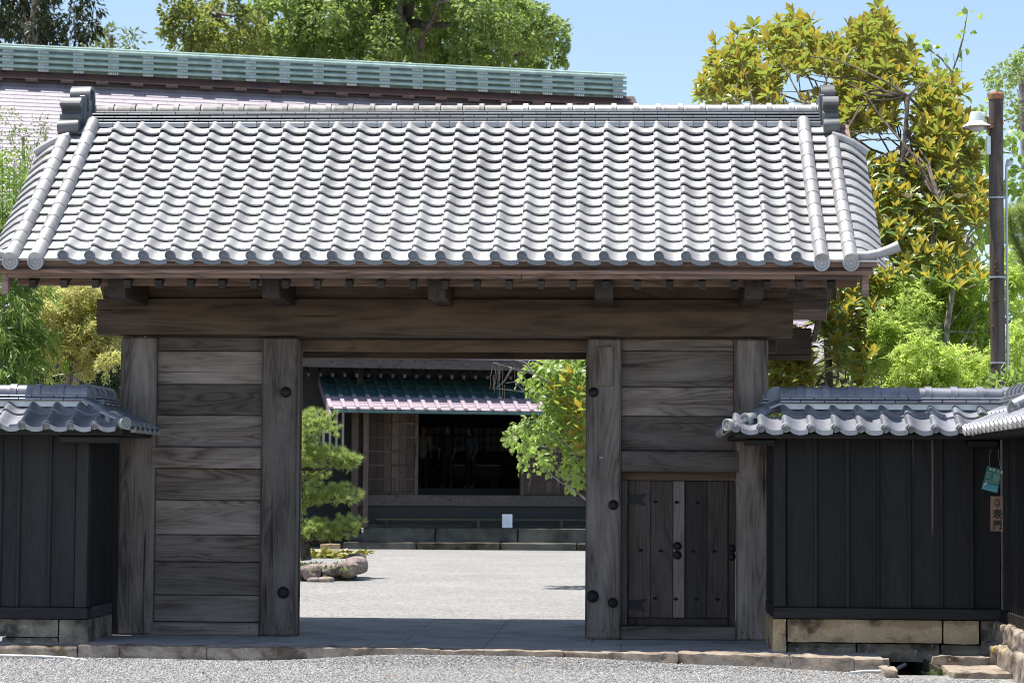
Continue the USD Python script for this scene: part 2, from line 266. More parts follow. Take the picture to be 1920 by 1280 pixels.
def leaf(name, a, b, trans, tw=.4, rough=.45, under=None, spec=.4, big=.35):
    """each leaf is an island and gets its own tone; sunlight passes through; under: the leaf's other face"""
    N = {'g': ('geometry', {}), 'at': ('attribute', {'attribute': 'tone'}), 'r': ('rgb_ramp', {'ramp': [(0, a), (1, b)]}), 'n': ('noise_texture', {'scale': big, 'detail': 2.0}), 'av': ('math', {'math_type': 'multiply_add', 'value2': .9, 'value3': -.2}),
         'ad': ('math', {'math_type': 'multiply_add', 'value2': .65}), 'tr': ('hsv', {'saturation': 1.0}), 'tm': ('mix_color', {'blend_type': 'multiply', 'fac': 0.0, 'a': trans}),
         'p': ('principled_bsdf', {'roughness': rough, 'specular_ior_level': spec}), 't': ('translucent_bsdf', {}), 'mx': ('mix_closure', {'fac': tw})}
    E = [('at.fac', 'ad.value1'), ('g.position', 'n.vector'), ('n.fac', 'av.value1'), ('av.value', 'ad.value3'), ('ad.value', 'r.fac'), ('tm.result', 't.color'), ('p.BSDF', 'mx.closure1'), ('t.BSDF', 'mx.closure2')]
    if under:
        N['u'] = ('rgb_ramp', {'ramp': [(0, under[0]), (1, under[1])]}); N['ub'] = ('mix_color', {})
        E += [('ad.value', 'u.fac'), ('g.backfacing', 'ub.fac'), ('r.color', 'ub.a'), ('u.color', 'ub.b'), ('ub.result', 'p.base_color')]
    else: E.append(('r.color', 'p.base_color'))
    return mat(name, N, E, surface='mx.closure')
F_big = leaf('broadleaf_crown', (.07, .11, .028), (.18, .235, .08), (.40, .52, .12), .5)
F_big2 = leaf('broadleaf_crown_olive', (.06, .085, .022), (.15, .18, .055), (.33, .38, .08), .5)
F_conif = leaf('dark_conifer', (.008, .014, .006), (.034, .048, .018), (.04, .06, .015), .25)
F_bamb = leaf('bamboo_leaf', (.085, .15, .03), (.19, .28, .065), (.32, .48, .08), .45, rough=.4)
F_mapl = leaf('fresh_maple_leaf', (.25, .33, .06), (.42, .51, .14), (.66, .80, .20), .58)
F_mapo = leaf('bronze_maple_leaf', (.24, .31, .08), (.50, .37, .16), (.62, .64, .22), .55)
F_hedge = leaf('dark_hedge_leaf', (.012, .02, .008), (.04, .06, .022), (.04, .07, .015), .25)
F_shrub = leaf('olive_shrub_leaf', (.075, .10, .032), (.18, .21, .08), (.24, .32, .09), .4)
F_mag = leaf('magnolia_leaf', (.07, .122, .03), (.20, .30, .08), (.38, .48, .075), .36, rough=.3, under=((.20, .15, .03), (.40, .30, .06)), spec=.7, big=1.2)
F_magg = leaf('magnolia_golden_leaf', (.12, .16, .03), (.26, .30, .06), (.56, .45, .055), .40, rough=.35, under=((.20, .14, .026), (.38, .285, .055)), spec=.6, big=1.2)
F_broad = leaf('light_broad_leaf', (.15, .235, .055), (.29, .40, .12), (.42, .56, .11), .45, rough=.38)
F_pine = leaf('pine_needle', (.16, .23, .06), (.42, .50, .17), (.50, .60, .18), .45)
F_cover = leaf('ground_plant_leaf', (.05, .085, .022), (.17, .22, .07), (.2, .28, .07), .35)
M_dry = plain('dry_tendril', (.22, .17, .13), .8)
M_petal = plain('cream_petal', (.62, .50, .32), .6)
# ------------------------------------------------------------------ ground
hole = shapely.box(4.40, -2.62, 4.83, -.30)
gp = shapely.box(-500, -300, 500, 900).difference(hole)
gv, gf = trimesh.creation.triangulate_polygon(gp, engine='earcut')
ground = setting('ground', (np.c_[gv, np.full(len(gv), -.13)], gf), M_grav)
cg = Polygon([(-14, 3.55), (13, 3.55), (13, 60), (-14, 60)])
setting('courtyard_gravel', MB().prism(cg, frame((0, 0, -.14), (1, 0, 0), (0, 1, 0)), .11), M_grav2)
def bank(x, d):
    """height of the gravel heaped against the kerb, d metres in front of it"""
    return (.085*np.exp(-((x-.6)/1.7)**4)+.02*np.exp(-((x+3.2)/1.2)**2)+.03*np.exp(-((x-3)/.8)**2))*np.exp(-(np.maximum(d, 0)/.28)**2)
rng = np.random.default_rng(5)
n = 95000
px = rng.uniform(-5.2, 5.3, n); py = -1.85-2.9*rng.random(n)**1.15
kl = np.interp(px, [-5, -1.3, 2.6, 4.3, 6], [-1.80, -1.74, -2.10, -2.55, -3.0])
ok = (py < kl-.02) & ~((px > 4.3) & (py > -3.1)); px, py, kl = px[ok], py[ok], kl[ok]; n = len(px)
sz = rng.uniform(.0045, .0105, n)*rng.choice([1, 1, 1, 1.4], n)
oc = np.array([(1, 0, 0), (-1, 0, 0), (0, 1, 0), (0, -1, 0), (0, 0, 1), (0, 0, -1)], float); of = np.array([(0, 2, 4), (2, 1, 4), (1, 3, 4), (3, 0, 4), (2, 0, 5), (1, 2, 5), (3, 1, 5), (0, 3, 5)])
v = oc[None]*rng.uniform(.6, 1.35, (n, 6, 1)); a = rng.uniform(0, 6.28, n); c, s = np.cos(a)[:, None], np.sin(a)[:, None]
b = rng.uniform(-.9, .9, n); cb, sb = np.cos(b)[:, None], np.sin(b)[:, None]
X = v[..., 0]*c-v[..., 1]*s; Yy = v[..., 0]*s+v[..., 1]*c; Zz = v[..., 2]*.75
X, Zz = X*cb-Zz*sb, X*sb+Zz*cb
heap = bank(px, kl-py)
V = np.stack([X, Yy, Zz], -1)*sz[:, None, None]+np.stack([px, py, -.13+sz*.35+heap], -1)[:, None]
gx, gd = np.meshgrid(np.linspace(-5, 4.2, 120), np.linspace(-.14, .7, 16), indexing='ij')
gy = np.interp(gx, [-5, -1.3, 2.6, 4.3, 6], [-1.80, -1.74, -2.10, -2.55, -3.0])-gd; q = (np.arange(119)[:, None]*16+np.arange(15)).ravel()
setting('gravel_bank', (np.stack([gx, gy, -.134+bank(gx, gd)], -1).reshape(-1, 3), np.stack([q, q+1, q+17, q+16], 1)), M_grav)
gr = part('gravel', (V.reshape(-1, 3), (of[None]+np.arange(n)[:, None, None]*6).reshape(-1, 3)), M_peb)
toned(gr, np.repeat(rng.random(n), 6)); tag(gr, 'pale grey gravel covering the forecourt in front of the kerb', 'gravel', kind='stuff')

# paved platform under the gate: slabs with open joints
pf = setting('paved_platform', MB().box(-3.5, 3.45, -1.55, 3.6, -.2, -.012, b=.004), M_pave)
ys = [-1.545, -.62, .5, 1.9, 3.6]
for j in range(4):
    xs = [-3.46, -2.1, -.62+.3*(j % 2), .55, 1.9-.3*(j % 2), 3.44]
    for i in range(5):
        part('paving_slab', box(xs[i]+.003, xs[i+1]-.003, ys[j]+.003, ys[j+1]-.003, -.1, -.002*((i*7+j*3) % 3), b=.005), M_pave, pf)
# strip of paving that carries the left and right ends out to the kerb
for poly in ([(-7.2, -1.60), (-3.47, -1.60), (-3.47, -1.0), (-7.2, -1.0)], [(3.45, -2.04), (4.37, -2.2), (4.37, -1.2), (3.45, -1.2)]):
    part('paving_slab', MB().prism(poly, frame((0, 0, -.16), (1, 0, 0), (0, 1, 0)), .15), M_pave, pf)
part('paving_slab', MB().prism([(-3.46, -1.60), (-1.2, -1.58), (2.6, -1.84), (3.44, -2.0), (3.44, -1.555), (-3.46, -1.555)], frame((0, 0, -.16), (1, 0, 0), (0, 1, 0)), .153), M_pave, pf)

kerb = thing('kerb', 'row of rough weathered kerb stones along the front edge of the paving', 'kerb')
kx = [-6.6, -5.4, -4.55, -3.42, -3.02, -2.15, -1.1, .15, 1.35, 2.45, 3.5, 4.08, 4.40]
for i in range(len(kx)-1):
    x0, x1 = kx[i], kx[i+1]; yf = np.interp((x0+x1)/2, [-5, -1.3, 2.6, 4.3], [-1.72, -1.67, -2.0, -2.42]); sl = np.interp((x0+x1)/2, [-4, -1.3, .5, 3, 4.5], [.0, 0, -.085, -.22, -.25])
    v, f = stone(x0+.001, x1-.001, yf, yf+.32, -.22, .006-.004*(i % 3), seed=20+i, amp=.022, step=.04, rnd=.012)
    v[:, 1] += (v[:, 0]-(x0+x1)/2)*sl
    part('kerb_stone', (v, f), M_kerb, kerb, smooth=50)

# ------------------------------------------------------------------ tiles
PU = np.array([0, .05, .11, .18, .27, .36, .46, .6, .74, .87, 1.0])
PH = np.array([.030, .047, .053, .050, .037, .019, .005, -.004, -.005, 0, .010])
def tile_piece(O, U, S, N, x0, w, s0, s1, h0, h1, th=.02, prof=True, amp=1.0, mb=None):
    pu, ph = (PU, PH*amp) if prof else (np.array([0, .25, .5, .75, 1]), np.array([.012, .002, 0, .002, .012]))
    def row(s, h, d): return O+np.outer(x0+pu*w, U)+s*S+np.outer(ph+h-d, N)
    a, b2, c2, d2 = row(s0, h0, 0), row(s1, h1, 0), row(s0, h0, th), row(s1, h1, th); k = len(pu)
    v = np.vstack([a, b2, c2, d2]); f = []
    for i in range(k-1):
        f += [(i, i+1, k+i+1, k+i), (2*k+i+1, 2*k+i, 3*k+i, 3*k+i+1), (2*k+i, 2*k+i+1, i+1, i), (k+i, k+i+1, 3*k+i+1, 3*k+i)]
    f += [(2*k, 0, k, 3*k), (k-1, 3*k-1, 4*k-1, 2*k-1)]
    mb = mb or MB(); return mb.add(v, np.array(f))
def disc_end(mb, c, axis, r, ln=.05, n=20):
    """round tile end: rim, sunk field, boss and petals; axis points outward"""
    ax = np.asarray(axis, float); ax = ax/np.linalg.norm(ax); x = np.cross(ax, [0, 0, 1.0]); x /= np.linalg.norm(x); y = np.cross(ax, x)
    M = frame(c, x, y, ax)
    mb.lathe([(.0001, -ln), (r, -ln), (r, -.004), (r*.96, .002), (r*.78, .002), (r*.72, -.008), (r*.25, -.008), (r*.2, -.002), (.0001, 0)], M, n)
    for k in range(8):
        a = k*math.pi/4; p = np.asarray(c)+(x*math.cos(a)+y*math.sin(a))*r*.48-ax*.007
        mb.obox(p, (x*math.cos(a)+y*math.sin(a))*r*.16, (-x*math.sin(a)+y*math.cos(a))*r*.1, ax*.005, b=.002)
    return mb
def barrel(mb, a, b2, r0, r1, n=14):
    return mb.tube([a, b2], [r0, r1], n)

# ------------------------------------------------------------------ the gate
gate = thing('wooden_gate', 'large old timber gate with wide silver tiled roof and open central passage', 'gate')
# frame of the front
for (x0, x1, dx) in ((-3.416, -3.037, .02), (-1.905, -1.523, .012), (1.523, 1.889, .006), (3.091, 3.425, 0.01)):
    mb = MB().box(x0, x1, .0 if abs(x0) < 3 and abs(x1) < 3 else .02, .25, .0, 3.14, b=.022); v, f = mb.mesh()
    part('post', (v, f), M_post, gate)
lin = stone(-3.67, 3.69, -.12, .30, 3.142, 3.548, seed=3, amp=.008, step=.3, rnd=.05)
part('lintel', lin, M_beam, gate, smooth=40)
def plank_row(x0, x1, zs, y=.10, d=.07, seedy=0):
    for i in range(len(zs)-1):
        part('wall_plank', box(x0, x1, y+.004*((i*5+seedy) % 3), y+d, zs[i+1]+.003, zs[i]-.003, b=.006), M_plank, gate)
plank_row(-3.036, -1.906, [3.142, 2.994, 2.643, 2.314, 1.978])
part('rail', box(-3.075, -1.906, .015, .16, 1.752, 1.976, b=.01), M_plank, gate)
plank_row(-3.036, -1.906, [1.75, 1.417, 1.052, .766, .418, .138], seedy=1)
part('sill', box(-3.06, -1.906, .025, .3, .0, .134, b=.012), M_plank, gate)
plank_row(1.890, 3.065, [3.14, 3.012, 2.636, 2.328, 1.966])
part('jamb_strip', box(3.066, 3.090, .06, .16, 1.74, 3.14, b=.003), wood('reddish_strip', 'z', (.07, .04, .03), (.15, .085, .065)), gate)
part('rail', box(1.890, 3.12, .015, .16, 1.743, 1.964, b=.01), M_plank, gate)
part('head_board', box(1.890, 3.09, .17, .22, 1.655, 1.742, b=.004), wood('brown_head', 'x', (.06, .035, .025), (.13, .08, .06)), gate)
part('jamb_strip', box(1.890, 1.958, .10, .25, .145, 1.655, b=.005), M_door, gate)
part('sill', box(1.890, 3.09, .02, .34, .0, .142, b=.012), M_plank, gate)
door = part('side_door', box(1.962, 3.012, .20, .235, .15, 1.65, b=.004), M_door, gate)
for (x0, x1) in ((1.964, 2.2), (2.203, 2.435), (2.561, 2.79), (2.793, 3.008)):
    part('door_board', box(x0, x1, .165, .199, .222, 1.65, b=.005), M_door, door)
part('door_batten', box(2.437, 2.558, .142, .199, .222, 1.652, b=.008), M_batten, door)
part('door_rail', box(1.962, 3.01, .16, .199, .145, .219, b=.005), M_door, door)
part('door_stile', box(3.014, 3.088, .18, .24, .145, 1.652, b=.005), M_door, gate)
part('backing_board', box(-3.03, -1.91, .185, .205, .0, 3.13), M_door, gate); part('backing_board', box(1.895, 3.085, .185, .205, 1.76, 3.13), M_door, gate); part('backing_board', box(1.895, 3.085, .242, .258, .1, 1.755), M_door, gate)
def dome(parent, p, r, name='nail_cap'):
    prof = [(r*math.cos(t), r*.8*math.sin(t)) for t in np.linspace(0, math.pi/2*.97, 7)]
    part(name, MB().lathe([(r*1.06, -.004), (r*1.06, .006)]+[(a, b2+.006) for a, b2 in prof], frame(p, (1, 0, 0), (0, 0, 1), (0, -1, 0)), 18), M_iron, parent, smooth=60)
for (px_, py_, r) in ((536, 735, .055), (531, 1110, .06), (1113, 735, .05), (1150, 946, .05), (1111, 1117, .062), (1149, 1129, .05)):
    q = at(px_, py_, 0.0); dome(gate, (q[0], -.001, q[2]), r)
for (px_, py_) in ((1270, 1023), (1270, 1040)): q = at(px_, py_, .14); dome(door, (q[0], .142, q[2]), .043)
for (px_, py_) in ((1372, 1027), (1372, 1043)): q = at(px_, py_, .17); dome(gate, (q[0], .18, q[2]), .040)
for (px_, py_) in ((1229, 940), (1269, 941), (1308, 942), (1201, 1031), (1239, 1032), (1300, 1033), (1339, 1033), (1228, 1121), (1267, 1122), (1306, 1123), (1345, 1123)):
    q = at(px_, py_, .16); yy = .142 if abs(px_-1268) < 4 else .165
    mb = MB(); w, h = .032, .019
    mb.add([(q[0]-w, yy, q[2]), (q[0], yy, q[2]-h), (q[0]+w, yy, q[2]), (q[0], yy, q[2]+h), (q[0], yy-.014, q[2])], np.array([(0, 1, 4), (1, 2, 4), (2, 3, 4), (3, 0, 4)]))
    part('diamond_nail', mb, M_iron, door)
for zc in (1.46, .36):
    mb = MB(); mb.prism([(1.885, zc-.055), (2.05, zc-.05), (2.16, zc-.075), (2.11, zc-.01), (2.11, zc+.01), (2.17, zc+.06), (2.05, zc+.045), (1.885, zc+.05)], frame((0, .165, 0), (1, 0, 0), (0, 0, 1), (0, -1, 0)), .012)
    for k in range(3): mb.lathe([(.009, 0), (.007, .006), (.0005, .008)], frame((1.93+.06*k, .153, zc+.02*(-1)**k), (1, 0, 0), (0, 0, 1), (0, -1, 0)), 8)
    part('hinge_strap', mb, M_iron, gate)
part('post_patch', box(1.637, 1.800, -.03, .005, 2.64, 3.05, b=.006), M_post, gate)
part('nail', box(1.66, 1.70, -.006, .004, 1.885, 1.892, b=.001), M_clip, gate)
for xs_ in ((-3.35, -3.24, -3.13), (-1.85, -1.72, -1.58), (1.58, 1.70, 1.83), (3.15, 3.27, 3.37), (-2.95, -2.5, -2.0), (2.5, 3.03)):
    for x in xs_:
        yy = .02 if abs(x) > 3.05 else (.025 if abs(x) > 1.95 else 0.)
        part('nail_hole', MB().lathe([(.009, 0), (.007, .003), (.0005, .003)], frame((x, yy+.001, .085), (1, 0, 0), (0, 0, 1), (0, -1, 0)), 8), M_ink, gate)
# inner frame
part('header', box(-3.40, 3.53, .335, .48, 3.015, 3.14, b=.008), M_beam, gate)
part('tie_beam', box(-3.5, 4.05, 2.25, 2.42, 3.04, 3.40, b=.01), M_beam, gate)
for x in (-2.0, 1.74): part('rear_post', box(x-.13, x+.13, 2.2, 2.47, 0, 3.07, b=.012), M_post, gate)
for s in (-1, 1):
    lf = part('door_leaf', box(s*2.27-.69, s*2.27+.69, .56, .62, .08, 3.0, b=.006), M_door, gate)
    jb = part('door_jamb', box(s*1.56-.045, s*1.56+.045, .252, .33, .0, 3.02, b=.006), M_door, gate)
    for z in (.45, 1.1, 1.75, 2.4): dome(jb, (s*1.528, .250, z), .012, 'door_nail')
part('rear_plate', box(-3.62, 4.24, 2.32, 2.50, 3.56, 3.85, b=.01), M_beam, gate)
part('rear_plate', box(-3.6, 4.12, 1.02, 1.2, 3.42, 3.53, b=.01), M_eave, gate)
part('strut', MB().obox((4.09, 2.0, 3.40), (.03, 0, .0), (0, .06, 0), (.04, 0, .17), b=.006), M_eave, gate)
for (x0, x1) in ((-3.284, -3.106), (-1.722, -1.545), (-.053, .128), (1.62, 1.81), (3.113, 3.30)):
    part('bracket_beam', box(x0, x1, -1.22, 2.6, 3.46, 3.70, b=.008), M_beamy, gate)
part('eave_purlin', box(-4.24, 4.24, -1.12, -1.0, 3.592, 3.745, b=.008), M_eave, gate)
part('frieze_board', box(-3.6, 3.62, -.04, .04, 3.55, 4.4, b=.005), M_beam, gate)
# roof
YE, ZE, RUN, RISE = -1.5, 3.80, 2.35, 1.70; LS = math.hypot(RUN, RISE); SU = np.array([0, RUN/LS, RISE/LS]); NN = np.array([0, -RISE/LS, RUN/LS]); UX = np.array([1.0, 0, 0])
NR = 15; ER = LS/NR
def roof_o(s):
    t = s/LS; return np.array([0, YE, ZE-.045*4*t*(1-t)])
roof = part('roof_boarding', MB().obox(np.array([0, YE+.03, ZE-.035])+SU*(LS/2+.1)-np.array([0, 0, .06]), (4.36, 0, 0), SU*(LS/2+.12), NN*.022, b=.004)
            .obox(np.array([0, 3.67, ZE-.095])+SU*[1, -1, 1]*(LS/2+.1), (4.36, 0, 0), SU*[1, -1, 1]*(LS/2+.12), NN*[1, -1, 1]*.022, b=.004), M_eave, gate)
WC = .2693
field = MB(); cnt = 0
for k in range(NR):
    s0, s1 = k*ER-(.035 if k == 0 else 0), (k+1)*ER+.04; O = roof_o(k*ER)
    for i in range(28):
        xc = -3.67+WC*i; x0 = xc-.11*WC
        jit = np.random.default_rng(k*100+i); dh, ds = jit.uniform(-.0025, .0025), jit.uniform(-.004, .004)
        if k == 0:
            mb = tile_piece(O, UX, SU, NN, x0, WC+.004, s0, s1, .036, .012, th=.028)
            lip = O+s0*SU+.036*NN
            pu = np.linspace(.3, 1, 9); ph = np.interp(pu, PU, PH)
            q = O+np.outer(x0+pu*WC, UX)+s0*SU+np.outer(ph+.036, NN)+np.array([0, -.006, .002])
            qb = q-np.array([0, -.004, .048]); v = np.vstack([q, qb, q+[0, .03, 0], qb+[0, .03, 0]]); f = []
            for j in range(8): f += [(9+j, 10+j, j+1, j), (j, j+1, 19+j, 18+j), (27+j, 28+j, 10+j, 9+j)]
            me = MB().add(v, np.array(f))
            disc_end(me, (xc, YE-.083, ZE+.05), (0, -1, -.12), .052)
            part('eave_tile', mb, M_tile, roof, smooth=35); part('eave_tile_end', me, M_tile_eave_shade, roof, smooth=40)
        elif cnt < 300:
            part('roof_tile', tile_piece(O, UX, SU, NN, x0, WC+.004, s0+ds, s1, .049+dh, .012, th=.02), M_tile, roof, smooth=35); cnt += 1
        else:
            tile_piece(O, UX, SU, NN, x0, WC+.004, s0+ds, s1, .049+dh, .012, th=.02, mb=field)
    for (a, b2) in ((-4.19, -3.945), (-3.945, -3.70), (3.85, 4.14)):
        part('edge_tile', tile_piece(O, UX, SU, NN, a, b2-a, s0, s1, .049, .012, th=.02, prof=False), M_tile, roof, smooth=35)
part('upper_tile_courses', field, M_tile, roof, smooth=35, kind='stuff')
rear = MB(); S2, N2 = SU*[1, -1, 1], NN*[1, -1, 1]
for k in range(NR):
    for i in range(29):
        tile_piece(np.array([0, 3.7, ZE]), -UX, S2, N2, -3.9+WC*i, WC, k*ER, (k+1)*ER+.04, .035, .012, mb=rear)
part('rear_tile_courses', rear, M_tile, roof, smooth=35, kind='stuff')
# rows that turn down over the gable edges
for sg in (-1, 1):
    for k in range(NR-2):
        O = roof_o(k*ER); s0, s1 = k*ER+(.06 if k == 0 else 0), (k+1)*ER+.05
        off = [(-.02, .05, 0), (.09, .035, 0), (.17, .0, 0), (.25, -.06, 0), (.32, -.125, 0)]
        v = []
        for (s, h) in ((s0, .036), (s1, .0)):
            for d in (0, .024):
                for (dx, dz, _) in off: v.append(O+UX*sg*(4.17+dx+.0)+SU*s+NN*(h-d)+np.array([0, 0, dz]))
        m = 5; f = []
        for i in range(m-1):
            f += [(i, i+1, 2*m+i+1, 2*m+i), (m+i+1, m+i, 3*m+i, 3*m+i+1), (m+i, m+i+1, i+1, i)]
        f += [(m-1, 2*m-1, 4*m-1, 3*m-1)]
        f = np.array(f); f = f if sg > 0 else f[:, ::-1]
        part('gable_tile', MB().add(v, f), M_tile, roof, smooth=35)
    O = roof_o(LS-2*ER); p = [O+UX*sg*(4.15+dx)+SU*(LS-2*ER+.02)+np.array([0, 0, dz+.045]) for dx, dz in ((-.02, .05), (.1, .015), (.2, -.035), (.29, -.09), (.36, -.14))]
    part('gable_tile', MB().tube(p, .048, 12), M_tile, roof, smooth=60)
    part('corner_tile', MB().tube([(sg*4.15, -1.47, 3.865), (sg*4.30, -1.485, 3.865), (sg*4.42, -1.5, 3.885), (sg*4.52, -1.51, 3.92), (sg*4.61, -1.52, 3.96)], [.046, .047, .049, .052, .055], 14), M_tile, roof, smooth=50)
    part('gable_board', MB().obox((sg*4.29, YE+.09+RUN/2, ZE-.20+RISE/2), (.035, 0, 0), SU*(LS/2), np.array([0, 0, .14]), b=.008), M_eave, gate)
    part('gable_board', MB().obox((sg*4.29, 3.62-RUN/2, ZE-.20+RISE/2), (.035, 0, 0), S2*(LS/2), np.array([0, 0, .14]), b=.008), M_eave, gate)
# the four barrel rows at the roof's ends
for bx, tx in ((-4.195, -4.195), (-3.94, -3.935), (3.85, 3.85), (4.135, 4.135)):
    ns = 11; LB = LS-(.40 if abs(bx) > 4 else 0)
    for j in range(ns):
        sa, sb = LB*j/ns-(.06 if j == 0 else 0), LB*(j+1)/ns+.02
        a, b2 = roof_o(sa)+UX*bx+SU*sa+NN*.055, roof_o(sb)+UX*bx+SU*sb+NN*.050
        part('barrel_tile', barrel(MB(), a, b2, .0735, .0715, 20), M_tile, roof, smooth=50)
    part('barrel_end', disc_end(MB(), roof_o(0)+UX*bx-SU*.075+NN*.04+np.array([0, 0, -.005]), (0, -1, -.15), .082, n=26), M_tile, roof, smooth=40)
# eave boards and rafters
for x0, x1 in ((-4.36, -.3+1.0), (.702, 2.92), (2.923, 4.40)): part('eave_board', box(x0, x1, -1.47, -1.38, 3.752, 3.803, b=.005), M_eave, gate)
for x0, x1 in ((-4.25, -1.7), (-1.698, .9), (.902, 3.60), (3.603, 4.25)): part('eave_board', box(x0, x1, -1.445, -1.36, 3.636, 3.749, b=.006), M_eave, gate)
part('eave_strip', box(-4.40, 4.42, -1.50, -1.40, 3.804, 3.822, b=.003), M_plaster, gate)
TA = .62
for i in range(26):
    x = -4.014+.3192*i
    u = np.array([0, 1, TA])/math.hypot(1, TA); nv = np.array([0, -TA, 1])/math.hypot(1, TA)
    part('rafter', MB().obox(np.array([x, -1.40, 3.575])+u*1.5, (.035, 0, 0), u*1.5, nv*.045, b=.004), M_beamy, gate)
# ridge
for j, (zz, yf, hh) in enumerate(((5.495, .80, .055), (5.568, .85, .022), (5.606, .87, .022), (5.644, .89, .022))):
    x = -3.97; i = 0; off = (j % 2)*.12
    edges = [-3.97]+list(np.arange(-3.97+.255-off, 3.95, .2655))+[4.04]
    for a, b2 in zip(edges[:-1], edges[1:]):
        part('ridge_course_tile', box(a+.001, b2-.001, yf, 2.2-yf, zz, zz+hh, b=.004), M_tile if j == 0 else M_tile_course, roof)
part('ridge_plaster', box(-3.95, 4.02, .855, 1.345, 5.40, 5.499, b=.004), M_plaster, roof)
part('ridge_core', box(-3.95, 4.02, .98, 1.22, 5.50, 5.70, b=.004), M_tile_dark, roof)
nc = 33; ln = (4.04+3.97)/nc
for i in range(nc):
    a = -3.97+ln*i; mm = M_tile_old if i < 19 else M_tile
    mb = MB().tube([(a, 1.1, 5.695), (a+ln, 1.1, 5.695)], .087, 16)
    mb.tube([(a+ln*.64, 1.1, 5.696), (a+ln*.86, 1.1, 5.696)], .106, 16)
    part('ridge_cap', mb, mm, roof, smooth=50)
for sg, xa, xb in ((-1, -4.285, -4.06), (1, 4.055, 4.225)):
    C0 = shapely.Point(0, 5.845).buffer(.155); C1 = shapely.Point(0, 5.845).buffer(.118)
    arch = C0.union(shapely.box(-.155, 5.70, .155, 5.845)).difference(C1.union(shapely.box(-.118, 5.6, .118, 5.845)))
    lob = shapely.box(-.30, 5.36, .30, 5.78)
    for s2 in (-1, 1):
        for (yy, zz, r) in ((.30, 5.755, .07), (.37, 5.745, .036), (.27, 5.66, .05), (.33, 5.60, .058), (.43, 5.475, .082), (.37, 5.42, .06), (.31, 5.45, .09)): lob = lob.union(shapely.Point(s2*yy, zz).buffer(r))
    lob = lob.difference(shapely.Point(-.375, 5.665).buffer(.035)).difference(shapely.Point(.375, 5.665).buffer(.025)).simplify(.004); lob = max(getattr(lob, 'geoms', [lob]), key=lambda g: g.area)
    oni = part('ridge_end_ornament', MB().prism(lob, frame((xa, 1.1, 0), (0, 1, 0), (0, 0, 1), (1, 0, 0)), xb-xa), M_tile_dark, roof, smooth=35)
    part('ornament_arch', MB().prism(arch.simplify(.003), frame((xa+.05 if sg < 0 else xa-.0, 1.1, 0), (0, 1, 0), (0, 0, 1), (1, 0, 0)), .22 if sg < 0 else .15), M_tile_dark, roof, smooth=35)
    part('ornament_plate', box(xb-.05 if sg < 0 else xa-.03, xb+.02 if sg < 0 else xa+.03, .86, 1.34, 5.45, 5.86, b=.01), M_tile_dark, roof)

# ------------------------------------------------------------------ walls beside the gate
WR, WRUN = .26, .50
def wall_slope(parent, O, U, V, n, w, keep, z=2.125, first=0.0):
    U, V = np.array(U, float), np.array(V, float); l = math.hypot(WRUN, WR); S = V*WRUN/l+np.array([0, 0, WR/l]); N = np.cross(U, S); e = l/2
    O = np.array([O[0], O[1], z])
    for k in range(2):
        for i in range(n):
            x0 = first+i*w; cx = O+U*(x0+w*.5)+V*(k+.5)*WRUN/2
            if not keep(x0+w*.5, (k+.35)*WRUN/2): continue
            mb = tile_piece(O, U, S, N, x0-.11*w, w+.004, k*e-(.03 if k == 0 else 0), (k+1)*e+.03, .034, .012, th=.022)
            if k == 0:
                pu = np.linspace(.3, 1, 8); ph = np.interp(pu, PU, PH)
                q = O+np.outer(x0+(pu-.11)*w, U)-.03*S+np.outer(ph+.036, N)-V*.006
                qb = q-np.array([0, 0, .045]); v = np.vstack([q, qb, q+V*.03, qb+V*.03]); f = []
                for j in range(7): f += [(8+j, 9+j, j+1, j), (j, j+1, 17+j, 16+j), (24+j, 25+j, 9+j, 8+j)]
                part('roof_tile', mb, M_tile_wall, parent, smooth=35)
                m2 = MB().add(v, np.array(f)); disc_end(m2, O+U*x0-V*.034+np.array([0, 0, .038]), -V+np.array([0, 0, -.1]), .046)
                part('eave_tile', m2, M_tile_rim, parent, smooth=40)
            else: part('roof_tile', mb, M_tile_wall, parent, smooth=35)
def wall_ridge(parent, a, b2, z=2.405, n=None, w=.24):
    """two courses and a row of round caps along a straight ridge"""
    a, b2 = np.array([*a, z]), np.array([*b2, z]); d = b2-a; ln = np.linalg.norm(d); d = d/ln; s = np.cross([0, 0, 1.0], d); up = np.array([0, 0, 1.0])
    part('ridge_plaster', MB().obox((a+b2)/2-up*.02, d*ln/2, s*.12, up*.03, b=.004), M_plaster, parent)
    for j, (zz, hw, hh) in enumerate(((.012, .155, .026), (.046, .14, .024))):
        ed = [0]+list(np.arange(.2-.1*j, ln-.06, .23))+[ln]
        for p, q in zip(ed[:-1], ed[1:]):
            part('ridge_course_tile', MB().obox(a+d*(p+q)/2+up*(zz+hh/2), d*((q-p)/2-.002), s*hw, up*hh/2, b=.005), M_tile_wall, parent)
    m = max(1, round(ln/w)); st = ln/m
    for i in range(m):
        p = a+d*st*i+up*.085; mb = MB().tube([p, p+d*st], .088, 14); mb.tube([p+d*st*.68, p+d*st*.95], .103, 14)
        part('ridge_cap', mb, M_tile_wall, parent, smooth=50)
def hip(parent, a, b2, r=.055, end=True):
    a, b2 = np.array(a, float), np.array(b2, float)
    part('hip_tile', barrel(MB(), a, (a+b2)/2, r*.95, r, 14), M_tile_wall, parent, smooth=50); part('hip_tile', barrel(MB(), (a+b2)/2, b2, r*.98, r*1.05, 14), M_tile_wall, parent, smooth=50)
    if end:
        d = (b2-a); d[2] = 0; d /= np.linalg.norm(d)
        mb = disc_end(MB(), b2+d*.03, d, r*1.35, n=20); part('hip_end', mb, M_tile_rim, parent, smooth=40)
